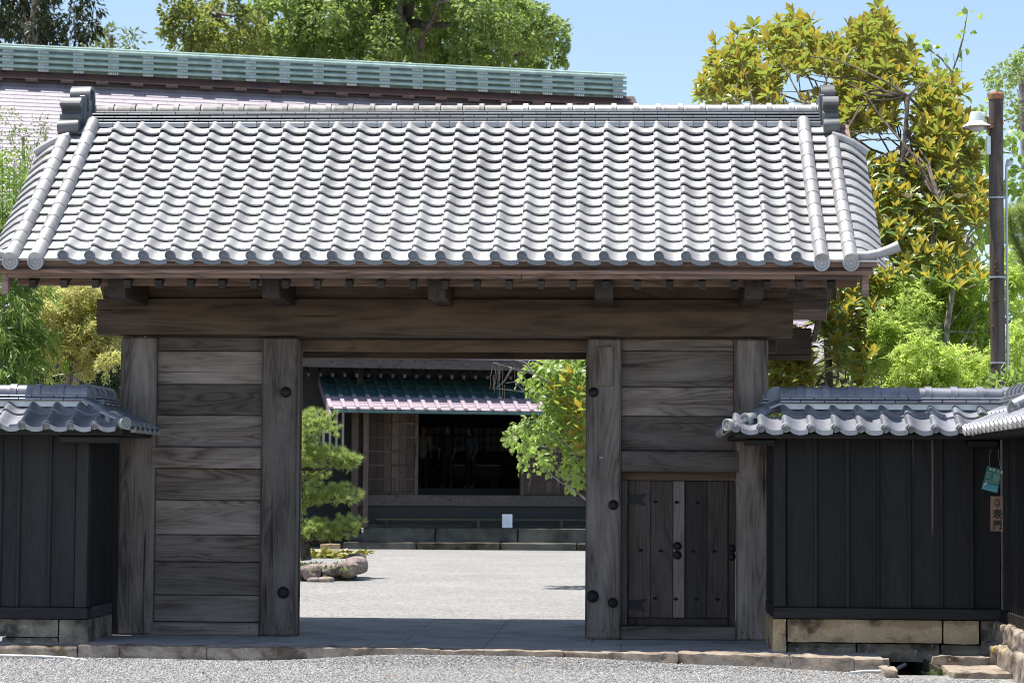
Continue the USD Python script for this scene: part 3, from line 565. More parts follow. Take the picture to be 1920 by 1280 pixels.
def boards(parent, edges, y, z0, z1, axis='x', face=-1, bat=(), dep=.025, rec=()):
    for i, (a, b2) in enumerate(zip(edges[:-1], edges[1:])):
        o = .014 if i in rec else .003*((i*5) % 3)
        if axis == 'x': part('wall_board', box(a+.002, b2-.002, y+o, y+o+dep, z0, z1, b=.004), M_black, parent)
        else: part('wall_board', box(y+o, y+o+dep, a+.002, b2-.002, z0, z1, b=.004), M_black, parent)
# wall left of the gate
wl = thing('boundary_wall', 'black board wall with small tiled roof beside the left outer gate post', 'wall')
part('wall_core', box(-7.5, -3.50, -1.10, -.92, .1, 2.12), M_blackx, wl); part('wall_core', box(-3.68, -3.50, -.92, -.02, .1, 2.12), M_blackx, wl)
e = [-7.5, -7.1, -6.75, -6.35, -5.95, -5.6, -5.3, -5.0, -4.68, -4.357, -4.172, -3.857, -3.597]
boards(wl, e, -1.135, .345, 2.09)
for x in e[1:-1]: part('batten', box(x-.016, x+.016, -1.152, -1.137, .345, 2.09, b=.004), M_black, wl)
part('corner_post', box(-3.590, -3.462, -1.165, -1.04, .345, 2.10, b=.006), M_black, wl)
boards(wl, [-1.035, -.85, -.66, -.47, -.28, -.03], -3.495, .345, 2.09, axis='y')
part('sill_beam', box(-7.5, -3.446, -1.18, -1.0, .226, .344, b=.006), M_blackx, wl); part('sill_beam', box(-3.55, -3.449, -.998, -.03, .226, .344, b=.006), wood('black_beam_crosswise', 'y', (.014, .013, .014), (.055, .05, .05)), wl)
for i, (a, b2) in enumerate(((-7.5, -6.2), (-6.2, -5.1), (-5.1, -4.42), (-4.42, -3.74))):
    part('base_stone', stone(a+.004, b2-.004, -1.17, -.95, .045, .224, seed=40+i, amp=.006, step=.06, rnd=.012), M_sandg, wl, smooth=50)
    part('base_stone', stone(a+.004+.1*(i % 2), b2-.004, -1.165, -.95, -.08, .041, seed=50+i, amp=.006, step=.06, rnd=.012), M_sandg, wl, smooth=50)
part('base_stone', stone(-3.736, -3.44, -1.175, -.60, -.08, .225, seed=61, amp=.006, step=.06, rnd=.015), M_sandg, wl, smooth=50)
part('base_stone', stone(-3.72, -3.445, -.595, -.03, -.08, .225, seed=62, amp=.006, step=.06, rnd=.015), M_sandg, wl, smooth=50)
rl = part('roof_boarding', box(-7.5, -3.06, -1.5, -.6, 2.065, 2.115, b=.004), M_blackx, wl)
part('roof_boarding', box(-4.0, -3.06, -.6, -.03, 2.065, 2.115, b=.004), M_blackx, wl)
wall_slope(rl, (-8.0, -1.56), (1, 0, 0), (0, 1, 0), 22, .2415, lambda x, v: x < 8.0-3.00-v-.02, first=8.0-4.04-.2415*14)
wall_slope(rl, (-3.02, -1.56), (0, 1, 0), (-1, 0, 0), 6, .2415, lambda x, v: x > v+.06 and x < 1.5, first=.1)
wall_ridge(rl, (-7.6, -1.06), (-3.48, -1.06)); wall_ridge(rl, (-3.53, -.93), (-3.53, -.03))
hip(rl, (-3.50, -1.09, 2.40), (-3.18, -1.41, 2.235)); hip(rl, (-3.25, -1.33, 2.20), (-3.02, -1.57, 2.185), r=.045)
part('wall_bracket', box(-3.72, -3.1, -1.40, -1.28, 1.99, 2.062, b=.02), M_blackx, wl)
part('filler_board', box(-3.75, -3.40, .05, .09, -.05, 2.06), M_black, wl)
# wall right of the gate
wr = thing('boundary_wall', 'black board wall on tan stone base between the right outer gate post and the two hanging signs', 'wall')
part('wall_core', box(3.50, 5.60, -1.40, -1.24, .3, 2.14), M_blackx, wr); part('wall_core', box(3.45, 3.60, -1.24, -.02, .3, 2.14), M_blackx, wr)
e = [3.514, 3.80, 4.111, 4.412, 4.712, 5.022, 5.325, 5.595]
boards(wr, e, -1.43, .425, 2.10, rec=(6,))
for x, wd in ((3.796, .016), (4.106, .02), (4.405, .016), (4.706, .018), (5.015, .018), (5.307, .022)): part('batten', box(x-wd, x+wd, -1.452, -1.435, .425, 2.1, b=.004), M_black, wr)
part('corner_post', box(3.385, 3.508, -1.47, -1.34, .43, 2.12, b=.006), M_black, wr)
boards(wr, [-1.335, -1.05, -.75, -.45, -.03], 3.40, .43, 2.1, axis='y')
part('sill_beam', box(3.385, 5.60, -1.49, -1.3, .318, .424, b=.006), M_blackx, wr); part('sill_beam', box(3.39, 3.50, -1.298, -.03, .318, .424, b=.006), M_blackx, wr)
for i, (a, b2, c2, d2, mm) in enumerate(((3.37, 3.512, -.02, .317, M_sand), (3.516, 5.02, .085, .315, M_sand), (5.024, 5.38, .08, .315, M_sand), (5.384, 5.62, -.12, .315, M_sandg), (3.516, 4.19, -.04, .081, M_sandg), (4.194, 5.0, -.10, .081, M_sandg), (5.004, 5.52, -.06, .076, M_sandg))):
    v, f = stone(a+.003, b2-.003, -1.475+(.015 if i > 3 else 0), -1.2, c2, d2, seed=70+i, amp=.007, step=.05, rnd=.018)
    part('base_stone', (v, f), mm, wr, smooth=50)
part('base_stone', stone(3.375, 3.51, -1.19, -.05, -.02, .317, seed=79, amp=.006, step=.08), M_sand, wr, smooth=50)
rr = part('roof_boarding', box(3.0, 5.6, -1.77, -.9, 2.065, 2.115, b=.004), M_blackx, wr)
part('roof_boarding', box(3.0, 3.9, -.9, -.03, 2.065, 2.115, b=.004), M_blackx, wr)
wall_slope(rr, (2.9, -1.83), (1, 0, 0), (0, 1, 0), 12, .2385, lambda x, v: x > v+.13 and x < 5.24-2.9+v+.05, first=3.24-2.9-.2385)
wall_slope(rr, (2.93, -.03), (0, -1, 0), (1, 0, 0), 7, .2415, lambda x, v: x < 1.8-v-.06, first=.05)
wall_ridge(rr, (3.45, -1.34), (5.70, -1.34)); wall_ridge(rr, (3.44, -.03), (3.44, -1.2))
hip(rr, (3.43, -1.35, 2.40), (3.11, -1.68, 2.235)); hip(rr, (3.18, -1.6, 2.20), (2.93, -1.84, 2.19), r=.045)
for x in (3.1, 5.25): part('wall_bracket', box(x, x+.3, -1.66, -1.47, 1.995, 2.062, b=.025), M_blackx, wr)
# wall coming forward at the right
wp = thing('boundary_wall', 'black ribbed board wall coming towards the viewer at the right edge', 'wall')
part('wall_core', box(5.64, 5.82, -7.0, -1.22, .3, 2.14), M_blackx, wp)
boards(wp, list(np.arange(-7.0, -1.45, .245)), 5.612, .42, 2.1, axis='y')
for y in np.arange(-6.98, -1.5, .1225): part('batten', box(5.594, 5.611, y-.014, y+.014, .42, 2.1, b=.003), M_black, wp)
part('sill_beam', box(5.575, 5.8, -7.0, -1.495, .305, .418, b=.006), M_blackx, wp)
rp = part('roof_boarding', box(5.28, 6.1, -7.0, -1.78, 2.065, 2.115, b=.004), M_blackx, wp)
wall_slope(rp, (5.22, -1.55), (0, -1, 0), (1, 0, 0), 22, .2415, lambda x, v: x > .28-v+.06, first=.1)
wall_ridge(rp, (5.71, -1.47), (5.71, -7.0))
part('barrel_tile', barrel(MB(), (5.74, -3.76, 2.49), (5.36, -3.76, 2.30), .075, .08, 16), M_tile_wall, rp, smooth=50)
part('barrel_end', disc_end(MB(), (5.34, -3.77, 2.288), (-1, -.5, -.1), .088, n=22), M_tile_rim, rp, smooth=40)
for i, (a, b2, c2, d2, x0) in enumerate(((-2.0, -1.5, .1, .30, 5.50), (-2.62, -2.005, .12, .30, 5.52), (-3.3, -2.63, .1, .3, 5.5), (-4.2, -3.31, .1, .3, 5.5), (-5.4, -4.21, .1, .3, 5.5))):
    part('base_stone', stone(x0, 5.8, a, b2, c2, d2, seed=90+i, amp=.045, step=.035, rnd=.02), M_rough, wp, smooth=50)
for i, (a, b2, x0) in enumerate(((-2.15, -1.60, 5.40), (-2.75, -2.16, 5.43), (-3.5, -2.76, 5.44), (-4.5, -3.51, 5.42))):
    part('base_stone', stone(x0, 5.7, a, b2, -.2, .115, seed=100+i, amp=.05, step=.035, rnd=.025), M_rough, wp, smooth=50)
# drain, blocks
dr = setting('drain_channel', MB().box(4.38, 4.85, -2.64, -.3, -.40, -.27).box(4.37, 4.40, -2.64, -.3, -.28, -.05).box(4.83, 4.86, -2.64, -.3, -.28, -.06).box(4.38, 4.85, -2.66, -2.625, -.28, -.135).box(4.38, 4.85, -.33, -.30, -.28, .1), M_moss)
for i, (b6, mm, lab) in enumerate((((4.84, 5.42, -2.02, -1.70, -.30, .0), M_rough, 'lichened kerb block just right of the open drain below the wall base'),
                              ((4.92, 5.62, -2.95, -2.06, -.2, -.075), M_kerb, 'flat pinkish stone slab lying in the bottom right corner'),
                              ((4.30, 4.42, -2.95, -2.46, -.22, -.06), M_kerb, 'narrow stone on end beside the left lip of the open drain'))):
    tag(part('stone_block', stone(*b6, seed=120+i, amp=.03, step=.035, rnd=.015), mm, None, smooth=50), lab, 'stone')
tag(part('hose', MB().tube([at(-60, 1226, -1.9)*[1, 1, 0]+[0, 0, -.085], at(60, 1228, -1.9)*[1, 1, 0]+[0, 0, -.09], at(120, 1230, -1.92)*[1, 1, 0]+[0, 0, -.1], at(165, 1235, -1.95)*[1, 1, 0]+[0, 0, -.125]], .013, 8), M_hose, None, smooth=60), 'pale hose lying along the foot of the kerb at bottom left', 'hose')
tag(part('hose', MB().tube([(4.02, -2.62, -.115), (4.15, -2.6, -.10), (4.3, -2.59, -.098), (4.36, -2.56, -.11)], .014, 8), M_hose, None, smooth=60), 'short pale pipe end in the gravel just left of the open drain', 'pipe')
tag(part('drain_pipe', MB().tube([(4.42, -1.85, -.25), (4.5, -1.75, -.17), (4.6, -1.6, -.13), (4.66, -1.45, -.12)], .018, 8), M_hose, None, smooth=60), 'thin grey pipe curving down inside the open drain', 'pipe')

# ------------------------------------------------------------------ signs
def strokes(mb, segs, o, ex, ez, s, w, y):
    """pen strokes (unit square, z up) as thin raised bars on the plane y; ex, ez: its axes"""
    for i, (x0, z0, x1, z1) in enumerate(segs):
        a = o+ex*x0*s+ez*z0*s; b2 = o+ex*x1*s+ez*z1*s; d = b2-a; l = np.linalg.norm(d); d = d/l; nrm = np.cross(ex, ez); pr = np.cross(nrm, d)
        mb.obox((a+b2)/2+nrm*(.0012+.00015*(i % 5)), d*(l/2+w*.4), pr*w/2, nrm*.0011, b=.0004)
OMOTE = [(.12, .86, .88, .86), (.2, .70, .80, .70), (.05, .53, .95, .53), (.5, .98, .5, .53), (.46, .53, .08, .18), (.36, .40, .36, .06), (.36, .06, .56, .16), (.48, .50, .92, .05), (.80, .44, .60, .30)]
MON = [(.1, .0, .1, .95), (.1, .95, .42, .95), (.42, .95, .42, .55), (.1, .55, .42, .55), (.1, .75, .42, .75), (.9, .05, .9, .95), (.58, .95, .9, .95), (.58, .95, .58, .55), (.58, .55, .9, .55), (.58, .75, .9, .75), (.9, .03, .78, .08)]
SHU = [(.45, .98, .55, .88), (.15, .80, .85, .80), (.2, .45, .8, .45), (.05, .05, .95, .05), (.5, .80, .5, .05)]
OKU = [(.15, .95, .9, .95), (.9, .95, .9, .75), (.15, .75, .9, .75), (.15, .95, .05, .05), (.3, .6, .9, .6), (.5, .6, .35, .45), (.35, .45, .8, .45), (.3, .28, .9, .28), (.58, .45, .58, .05), (.2, .05, .98, .05)]
pq = thing('sign', 'narrow brown wooden plaque lettered in black with a circled 2', 'sign')
b0 = part('plaque_board', box(5.492, 5.614, -1.462, -1.444, 1.178, 1.520, b=.003), M_plaque, pq)
ex, ez = np.array([1.0, 0, 0]), np.array([0, 0, 1.0]); yf = -1.462
mb = MB(); cc = np.array([5.553, yf, 1.455])
ring = [cc+np.array([.026*math.cos(t), -.001, .034*math.sin(t)]) for t in np.linspace(0, 2*math.pi, 25)]
for i in range(24): mb.obox((ring[i]+ring[i+1])/2+[0, -.0002*(i % 2), 0], (ring[i+1]-ring[i])/2*1.1, (0, .001, 0), np.cross((ring[i+1]-ring[i])/np.linalg.norm(ring[i+1]-ring[i]), (0, 1, 0))*.0032, b=.0004)
t2 = meshkit.text_mesh('2', .044, .002); t2.apply_transform(frame((5.553-.012, yf+.0005, 1.435), (1, 0, 0), (0, 0, 1), (0, -1, 0))); mb.tm(t2)
strokes(mb, OMOTE, np.array([5.512, yf, 1.300]), ex, ez, .092, .0125, yf); strokes(mb, MON, np.array([5.516, yf, 1.198]), ex, ez, .082, .0125, yf)
part('lettering', mb, M_ink, b0)
gs = thing('sign', 'tilted green printed card hanging on two strings above the wooden plaque', 'sign')
ang = math.radians(-14); ca, sa = math.cos(ang), math.sin(ang)
ex, ez = np.array([ca, 0, sa]), np.array([-sa, 0, ca]); cc = np.array([5.507, -1.478, 1.682]); hw, hh = .078, .118
# the card hangs a little skewed
card = part('card', MB().obox(cc, ex*hw, ez*hh, np.array([0, .002, 0]), b=.001), M_green_sign, gs)
F0 = cc-np.array([0, .0022, 0])
part('colour_band', MB().obox(cc-ez*(hh*.70)+ex*.0-[0, .0022, 0], ex*hw*.98, ez*hh*.27, np.array([0, .0006, 0]), b=.0002), M_teal, card)
mb = MB(); o = F0-ex*hw+ez*(-hh)
for k, g in enumerate((OMOTE, MON, SHU, OKU)):
    strokes(mb, g, o+ex*(.026+.034*k+(.012 if k > 1 else 0))+ez*.196, ex, ez, .024, .0026, 0)
strokes(mb, [(0, 0, .02, 0)], o+ex*.094+ez*.207, ex, ez, .1, .004, 0)
r2 = random.Random(4)
for k in range(8):
    for j in range(5): strokes(mb, [(0, 0, .055*r2.uniform(.4, .9), 0)], o+ex*(.086+.012*j)+ez*(.178-.0095*k), ex, ez, .15, .0026, 0)
for k in range(5):
    for j in range(4 if k % 2 == 0 else 3): strokes(mb, [(0, 0, .05*r2.uniform(.4, .9), 0)], o+ex*(.012+.013*j)+ez*(.176-.013*k), ex, ez, .15, .003, 0)
for j in range(11): strokes(mb, [(0, 0, .06*r2.uniform(.5, .9), 0)], o+ex*(.012+.012*j)+ez*.092, ex, ez, .15, .003, 0)
for j in range(12): strokes(mb, [(0, 0, .06*r2.uniform(.5, .9), 0)], o+ex*(.012+.0115*j)+ez*.020, ex, ez, .15, .0022, 0)
strokes(mb, [(0, 0, .25, 1), (.25, 1, .75, .9), (.75, .9, .65, .5), (.65, .5, .15, .45)], o+ex*.014+ez*.042, ex, ez, .032, .005, 0)
part('lettering', mb, M_white, card)
for k, xx in enumerate((-.9, .9)):
    top = cc+np.array([-.03+.075*k-.0, .02, .30]); part('string', MB().tube([cc+ex*hw*xx*.8+ez*hh*.95, (cc+ex*hw*xx*.8+ez*hh+top)/2+np.array([.004, 0, 0]), top+ex*.02], .0013, 5), M_clip, gs)

# ------------------------------------------------------------------ pole and lamp
up = thing('utility_pole', 'old brown wooden pole with grey conduit standing behind the right wall', 'pole')
pr = MB(); nseg = 24; zz = np.linspace(-.13, 5.79, 40); a = np.linspace(0, 2*np.pi, nseg, endpoint=False)
vv = []
for z in zz:
    r = .078-.004*z/5; rr_ = r*(1+.03*np.sin(a*5+z*.3)+.025*np.sin(a*11+1)+.02*(meshkit.noise(np.stack([np.cos(a)*3, np.sin(a)*3, np.full(nseg, z*1.5)], -1), 3)-.5))
    x0 = 5.878+.006*math.sin(z); vv.append(np.stack([x0+rr_*np.cos(a), .5+rr_*np.sin(a), np.full(nseg, z)+(0.02*np.sin(a*3) if z == zz[-1] else 0)], -1))
vv = np.vstack(vv); ff = [(i*nseg+j, i*nseg+(j+1) % nseg, (i+1)*nseg+(j+1) % nseg, (i+1)*nseg+j) for i in range(39) for j in range(nseg)]
pr.add(vv, np.array(ff)); top = len(vv)-nseg; pr.add(np.vstack([vv[top:], [[5.878, .5, 5.77]]]), np.array([(j, (j+1) % nseg, nseg) for j in range(nseg)]))
part('shaft', pr, M_pole, up, smooth=40)
part('pole_cap', MB().lathe([(.083, 5.735), (.085, 5.79), (.06, 5.815), (.001, 5.82)], frame((5.878, .5, 0), (1, 0, 0), (0, 1, 0)), 14), M_rust, up)
for z in (4.68, 3.83, 2.92): part('band', MB().lathe([(.08, z-.008), (.085, z-.008), (.085, z+.008), (.08, z+.008)], frame((5.878, .5, 0), (1, 0, 0), (0, 1, 0)), 22), M_pvc, up)
part('conduit', MB().tube([(5.975, .47, 1.0), (5.975, .47, 4.97), (5.975, .46, 5.03), (6.0, .45, 5.06)], .013, 10), M_pvc, up, smooth=60)
part('conduit_head', MB().lathe([(.02, 0), (.036, .03), (.036, .06), (.0, .065)], frame((5.985, .46, 5.02), (.86, 0, -.5), (0, 1, 0)), 12), M_pvc, up)
rr3 = random.Random(2)
for k in range(26):
    z = rr3.uniform(2.6, 5.6); t = rr3.uniform(-2.6, -.5); part('nail', MB().box(5.878+.076*math.cos(t)-.006, 5.878+.076*math.cos(t)+.006, .5+.076*math.sin(t)-.02, .5+.076*math.sin(t), z-.007, z+.007, b=.002), M_rust, up)
part('iron_step', MB().tube([(5.95, .45, 5.5), (6.0, .42, 5.51), (6.01, .42, 5.53)], .007, 6), M_rust, up)
lp = thing('lamp', 'pale green enamel lamp shade with rust fixed to the wooden pole', 'lamp')
c0 = at(1832, 236, .42); M0 = frame((c0[0], .42, 5.42), (1, 0, 0), (0, 1, 0))
part('shade', MB().lathe([(.16, 0), (.165, .004), (.10, .055), (.088, .065), (.075, .15), (.065, .168), (.001, .172), (.001, .16), (.06, .155), (.08, .06), (.15, .006), (.155, 0)], M0, 30), M_enamel, lp, smooth=35)
part('bulb_glass', MB().lathe([(.075, .02), (.078, -.02), (.05, -.035), (.001, -.037)], M0, 20), M_clip, lp, smooth=50)
part('rust_patch', MB().lathe([(.151, .0085), (.164, .0085), (.164, -.004), (.151, -.004)], frame((c0[0]+.008, .414, 5.42), (1, 0, 0), (0, 1, 0)), 30), M_rust, lp)
part('bracket', MB().tube([(c0[0]+.06, .42, 5.55), (c0[0]+.12, .43, 5.53), (c0[0]+.125, .45, 5.37)], .014, 8), M_rust, lp)
part('socket_box', MB().box(c0[0]+.04, c0[0]+.085, .34, .40, 5.53, 5.57, b=.008), M_enamel, lp)
part('switch_box', MB().box(5.755, 5.80, .38, .45, 5.13, 5.33, b=.006), M_enamel, lp)
# ------------------------------------------------------------------ the main house
HO, HA = np.array([-4.69, 35.5, 0.0]), math.radians(16)
ES, ED = np.array([math.cos(HA), math.sin(HA), 0]), np.array([-math.sin(HA), math.cos(HA), 0])
def hw(s, d, z=0.0): return HO+ES*s+ED*d+np.array([0, 0, z])
house = thing('main_house', 'large old house with lilac shingled hip roof and green copper ridge behind the gate', 'house', loc=HO, rz=16)
EAV, EZ, RD, RZ = -.72, 4.80, 9.35, 13.39; S0, S1 = -17.0, 9.25; HS = RD-EAV
slope_l = math.hypot(RD-EAV, RZ-EZ); ncr = 66
def shingle_mat():
    N = {'t': ('texture_coordinate', {}), 'sx': ('separate_xyz', {}), 'cx': ('combine_xyz', {}), 'b': ('brick_texture', {'scale': 1.0, 'brick_width': .62, 'row_height': (RZ-EZ)/ncr, 'mortar_size': .009, 'mortar_smooth': .3, 'color1': (.285, .25, .275), 'color2': (.335, .298, .325), 'mortar': (.175, .142, .162), 'offset': .37}),
         'n': ('noise_texture', {'scale': .35, 'detail': 5.0, 'roughness': .65}), 'r': ('rgb_ramp', {'ramp': [(.5, (0, 0, 0)), (.78, (.55, .55, .55))]}), 'm': ('mix_color', {'b': (.27, .205, .205)}),
         'mp': ('mapping', {'mapping_type': 'point', 'scale': (2.2, 2.2, .5)}), 'n2': ('noise_texture', {'scale': 1.0, 'detail': 3.0}), 'r2': ('rgb_ramp', {'ramp': [(.68, (0, 0, 0)), (.76, (.5, .5, .5))]}), 'm2': ('mix_color', {'b': (.36, .18, .09)}), 'p': ('principled_bsdf', {'roughness': .55, 'specular_ior_level': .4})}
    return mat('lilac_shingles', N, [('t.object', 'sx.vector'), ('sx.x', 'cx.x'), ('sx.z', 'cx.y'), ('cx.vector', 'b.vector'), ('t.object', 'n.vector'), ('n.fac', 'r.fac'), ('r.color', 'm.fac'), ('b.color', 'm.a'),
                                   ('t.object', 'mp.vector'), ('mp.vector', 'n2.vector'), ('n2.fac', 'r2.fac'), ('r2.color', 'm2.fac'), ('m.result', 'm2.a'), ('m2.result', 'p.base_color')])
M_shing = shingle_mat()
mb = MB()
for k in range(ncr):
    t0, t1 = k/ncr, (k+1.15)/ncr
    def ring(t, h):
        d, z = EAV+(RD-EAV)*t, EZ+(RZ-EZ)*t+h; sl, sr = S0-HS*(1-t), S1+HS*(1-t); db = RD+HS*(1-t)
        return [(sl, d, z), (sr, d, z), (sr, db, z), (sl, db, z)]
    a, b2, c2 = ring(t0, .022), ring(min(t1, 1), .002), ring(t0, -.004)
    v = np.array(a+b2+c2); f = []
    for i in range(4):
        j = (i+1) % 4; f += [(i, j, 4+j, 4+i), (8+i, 8+j, j, i)]
    mb.add(v, np.array(f))
hroof = part('roof', mb, M_shing, house)
part('ridge_flashing', MB().obox((-3.7, RD-.46, RZ-.07), (13.4, 0, 0), (0, .20, .17), (0, -.012, .014)), M_brown_metal, hroof)
for k in range(27): part('flashing_tab', box(-16.6+1.0*k, -16.25+1.0*k, RD-.72, RD-.62, RZ-.33, RZ-.25, b=.004), M_brown_metal, hroof)
rid = part('ridge', box(S0-.1, S1+.02, RD-.38, RD+.38, RZ+.0, RZ+.74, b=.02), M_verd2, hroof)
for k in range(4): part('ridge_roll', MB().tube([(S0-.2, RD-.52, RZ+.13+.172*k), (S1+.12, RD-.52, RZ+.13+.172*k)], .056, 12), M_verd, hroof, smooth=50)
part('ridge_roll', MB().tube([(S0-.2, RD-.36, RZ+.75), (S1+.1, RD-.36, RZ+.75)], .045, 10), M_verd, hroof, smooth=50)
for k in range(28):
    s = S1-.35-1.0*k if k else S1-.12
    mb = MB()
    mb.box(s-.16, s+.16, RD-.46, RD-.37, RZ+.03, RZ+.62)
    for j in range(3):
        for q in range(5): mb.obox((s-.12+.058*q, RD-.48, RZ+.13+.172*j+.086), (.020, 0, 0), (0, .035, 0), (0, 0, .04), b=.004)
    for q in range(5): mb.obox((s-.12+.058*q, RD-.49, RZ+.13-.095), (.020, 0, 0), (0, .025, 0), (0, 0, .035), b=.004)
    part('ridge_clip', mb, M_clip, hroof)
# eaves
part('eave_board', box(-20, 18.5, EAV+.02, EAV+.10, EZ-.26, EZ-.01), M_housex, house)
part('soffit', box(-20, 18.5, EAV+.1, 1.0, EZ-.08, EZ-.04), M_housex, house)
for k in range(44): part('rafter', MB().obox((-3.2+.31*k, EAV+.80, EZ-.17), (.035, 0, 0), (0, .62, .28), (0, -.02, .045)), M_housex, house)
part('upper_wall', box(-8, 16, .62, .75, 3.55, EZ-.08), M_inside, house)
# porch roof
PS0, PS1 = -1.18, 9.2; PA, PB = np.array([0, -1.25, 3.47]), np.array([0, .70, 4.42]); pd = PB-PA; pl = np.linalg.norm(pd); pu_ = pd/pl; pn = np.array([0, -pu_[2], pu_[1]])
pr_ = part('porch_roof', MB().obox(np.array([(PS0+PS1)/2, 0, 0])+(PA+PB)/2-pn*.05, ((PS1-PS0)/2, 0, 0), pd/2*.99, pn*.03, b=.005), M_housex, house)
tcut = .36; nb = 30; bw = (PS1-PS0)/nb
for i in range(nb):
    s0 = PS0+bw*i
    for (ta, tb, mm, nc_) in ((0, tcut, M_pinkcu, 4), (tcut, 1, M_greencu, 4)):
        for j in range(nc_):
            qa, qb = ta+(tb-ta)*j/nc_, ta+(tb-ta)*(j+1)/nc_+.02
            part('copper_sheet', MB().obox(np.array([s0+bw/2, 0, 0])+PA+pd*(qa+qb)/2+pn*.0, (bw/2-.03, 0, 0), pd*(qb-qa)/2-pn*.006, pn*.006, b=.002), mm, pr_)
        part('roof_batten', MB().obox(np.array([s0+.0, 0, 0])+PA+pd*(ta+tb)/2+pn*.028-pd*.0, (.052, 0, 0), pd*((tb-ta)/2), pn*.036, b=.006), mm, pr_)
part('porch_eave_edge', MB().obox(np.array([(PS0+PS1)/2, -.01, -.055])+PA, ((PS1-PS0)/2, 0, 0), (0, .02, 0), (0, 0, .035)), M_greencu, pr_)
part('verge_board', MB().obox(np.array([PS0-.035, -.06, -.16])+(PA+PB)/2, (.018, 0, 0), pd*.54, pn*.10, b=.004), M_pinkcu, pr_)
part('porch_purlin', box(PS0+.1, PS1, -.62, -.50, 3.52, 3.68), M_housex, house)
# posts, panels, sill
for s, w in ((-.45, .085), (-.17, .07), (6.1, .085)): part('porch_post', box(s-w, s+w, -.62, -.62+2*w, .5, 3.52), M_house, house)
def panel(s0, s1):
    p = part('sliding_panel', box(s0, s1, .02, .05, 1.34, 3.5), M_house, house)
    n = max(2, round((s1-s0)/.2)); w = (s1-s0)/n
    for i in range(n): part('panel_board', box(s0+w*i+.003, s0+w*(i+1)-.003, .004, .019, 1.4, 3.45, b=.003), M_house, p)
    for z in (1.36, 1.72, 2.08, 2.44, 2.80, 3.16, 3.47): part('panel_rail', box(s0, s1, -.018, .003, z-.025, z+.025, b=.004), M_house, p)
for a, b2 in ((0, .60), (.605, 1.2), (4.12, 5.1), (5.105, 6.1), (6.105, 7.2), (7.205, 8.2)): panel(a, b2)
part('door_post', box(-.13, -.005, -.03, .12, 1.3, 3.55), M_house, house); part('door_post', box(1.203, 1.30, -.02, .12, 1.33, 3.5), M_house, house); part('door_post', box(4.02, 4.117, -.02, .12, 1.33, 3.5), M_house, house)
part('lintel', box(-.2, 9, -.04, .14, 3.5, 3.66), M_housex, house)
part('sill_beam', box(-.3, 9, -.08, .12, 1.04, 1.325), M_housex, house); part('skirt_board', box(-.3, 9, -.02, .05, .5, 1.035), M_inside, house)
part('porch_step', box(-.3, 9, -.55, -.085, .48, .585), M_housex, house)
# left wing: plaster band, beams, lattice
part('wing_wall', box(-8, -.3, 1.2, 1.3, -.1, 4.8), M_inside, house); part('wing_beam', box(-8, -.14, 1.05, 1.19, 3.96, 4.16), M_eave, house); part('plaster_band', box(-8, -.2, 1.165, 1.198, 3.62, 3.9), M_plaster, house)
part('wing_wall', box(-.3, -.14, .13, 1.3, .3, 4.7), M_inside, house)
for k in range(18): part('lattice_bar', box(-3.4+.17*k, -3.34+.17*k, 1.14, 1.19, 2.5, 3.5), M_plaster, house)
# the room
part('room_floor', box(-.3, 9.2, .12, 8, 1.2, 1.32), M_inside, house); part('raised_floor', box(-.3, 9.2, 2.0, 8, 1.321, 1.5), M_inside, house); part('room_ceiling', box(-.3, 9.2, .14, 8, 3.9, 3.95), M_inside, house)
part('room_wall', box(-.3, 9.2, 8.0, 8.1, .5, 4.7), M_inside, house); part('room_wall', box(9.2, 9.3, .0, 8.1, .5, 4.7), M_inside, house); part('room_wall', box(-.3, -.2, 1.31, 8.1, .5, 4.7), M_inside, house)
for k in range(6):
    s0 = 1.0+.95*k; sh = part('shoji', box(s0, s0+.9, 7.94, 7.955, 2.55, 3.3, b=.002), M_paper, house)
    for j in range(5): part('shoji_bar', box(s0+.2*j, s0+.2*j+.03, 7.92, 7.939, 2.5, 3.35, b=.002), M_inside, sh)
    for j in range(4): part('shoji_bar', box(s0, s0+.9, 7.91, 7.919, 2.55+.24*j, 2.58+.24*j, b=.002), M_inside, sh)
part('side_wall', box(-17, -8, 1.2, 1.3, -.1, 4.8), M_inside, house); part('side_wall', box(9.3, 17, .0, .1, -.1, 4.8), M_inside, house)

terr = thing('stone_terrace', 'two grey stone steps with mossy front before the house porch', 'steps')
xs = [-5.15, -3.3, -1.2, .7, 2.4, 4.6, 7.0]
for i in range(6):
    part('step_stone', stone(xs[i]+.01, xs[i+1]-.01, 33.95, 35.0, -.12, .145, seed=140+i, amp=.012, step=.2, rnd=.03), M_moss if i % 2 else M_terr, terr, smooth=50)
    part('step_stone', stone(xs[i]+.4, xs[i+1]+.38, 34.95, 36.3 if i < 3 else 37, -.1, .49, seed=150+i, amp=.012, step=.2, rnd=.03), M_terr, terr, smooth=50)
tag(part('stone_block', stone(-5.72, -5.2, 33.9, 34.4, -.1, .10, seed=170, amp=.02, step=.1, rnd=.04), M_sand, None, smooth=50), 'pale tan block at the left end of the house steps below the pine', 'stone')
rail = thing('bamboo_rail', 'long dark green bamboo pole on short stubs along the foot of the porch', 'rail')
part('cane', MB().tube([hw(.1, -.66, .70), hw(6, -.66, .70)], .028, 10), plain('bamboo_cane', (.07, .085, .03), .4, var=.4), rail, smooth=50)
for s in (.35, 2.75, 4.95): part('stub', MB().tube([hw(s, -.66, .49), hw(s, -.66, .68)], .045, 10), M_housex, rail)
nb_ = thing('notice_board', 'small white notice card standing on the porch step', 'notice')
q = at(951, 970, 35.6)
part('card', box(q[0]-.13, q[0]+.13, 35.62, 35.64, .50, .845, b=.004), M_white, nb_)
mb = MB()
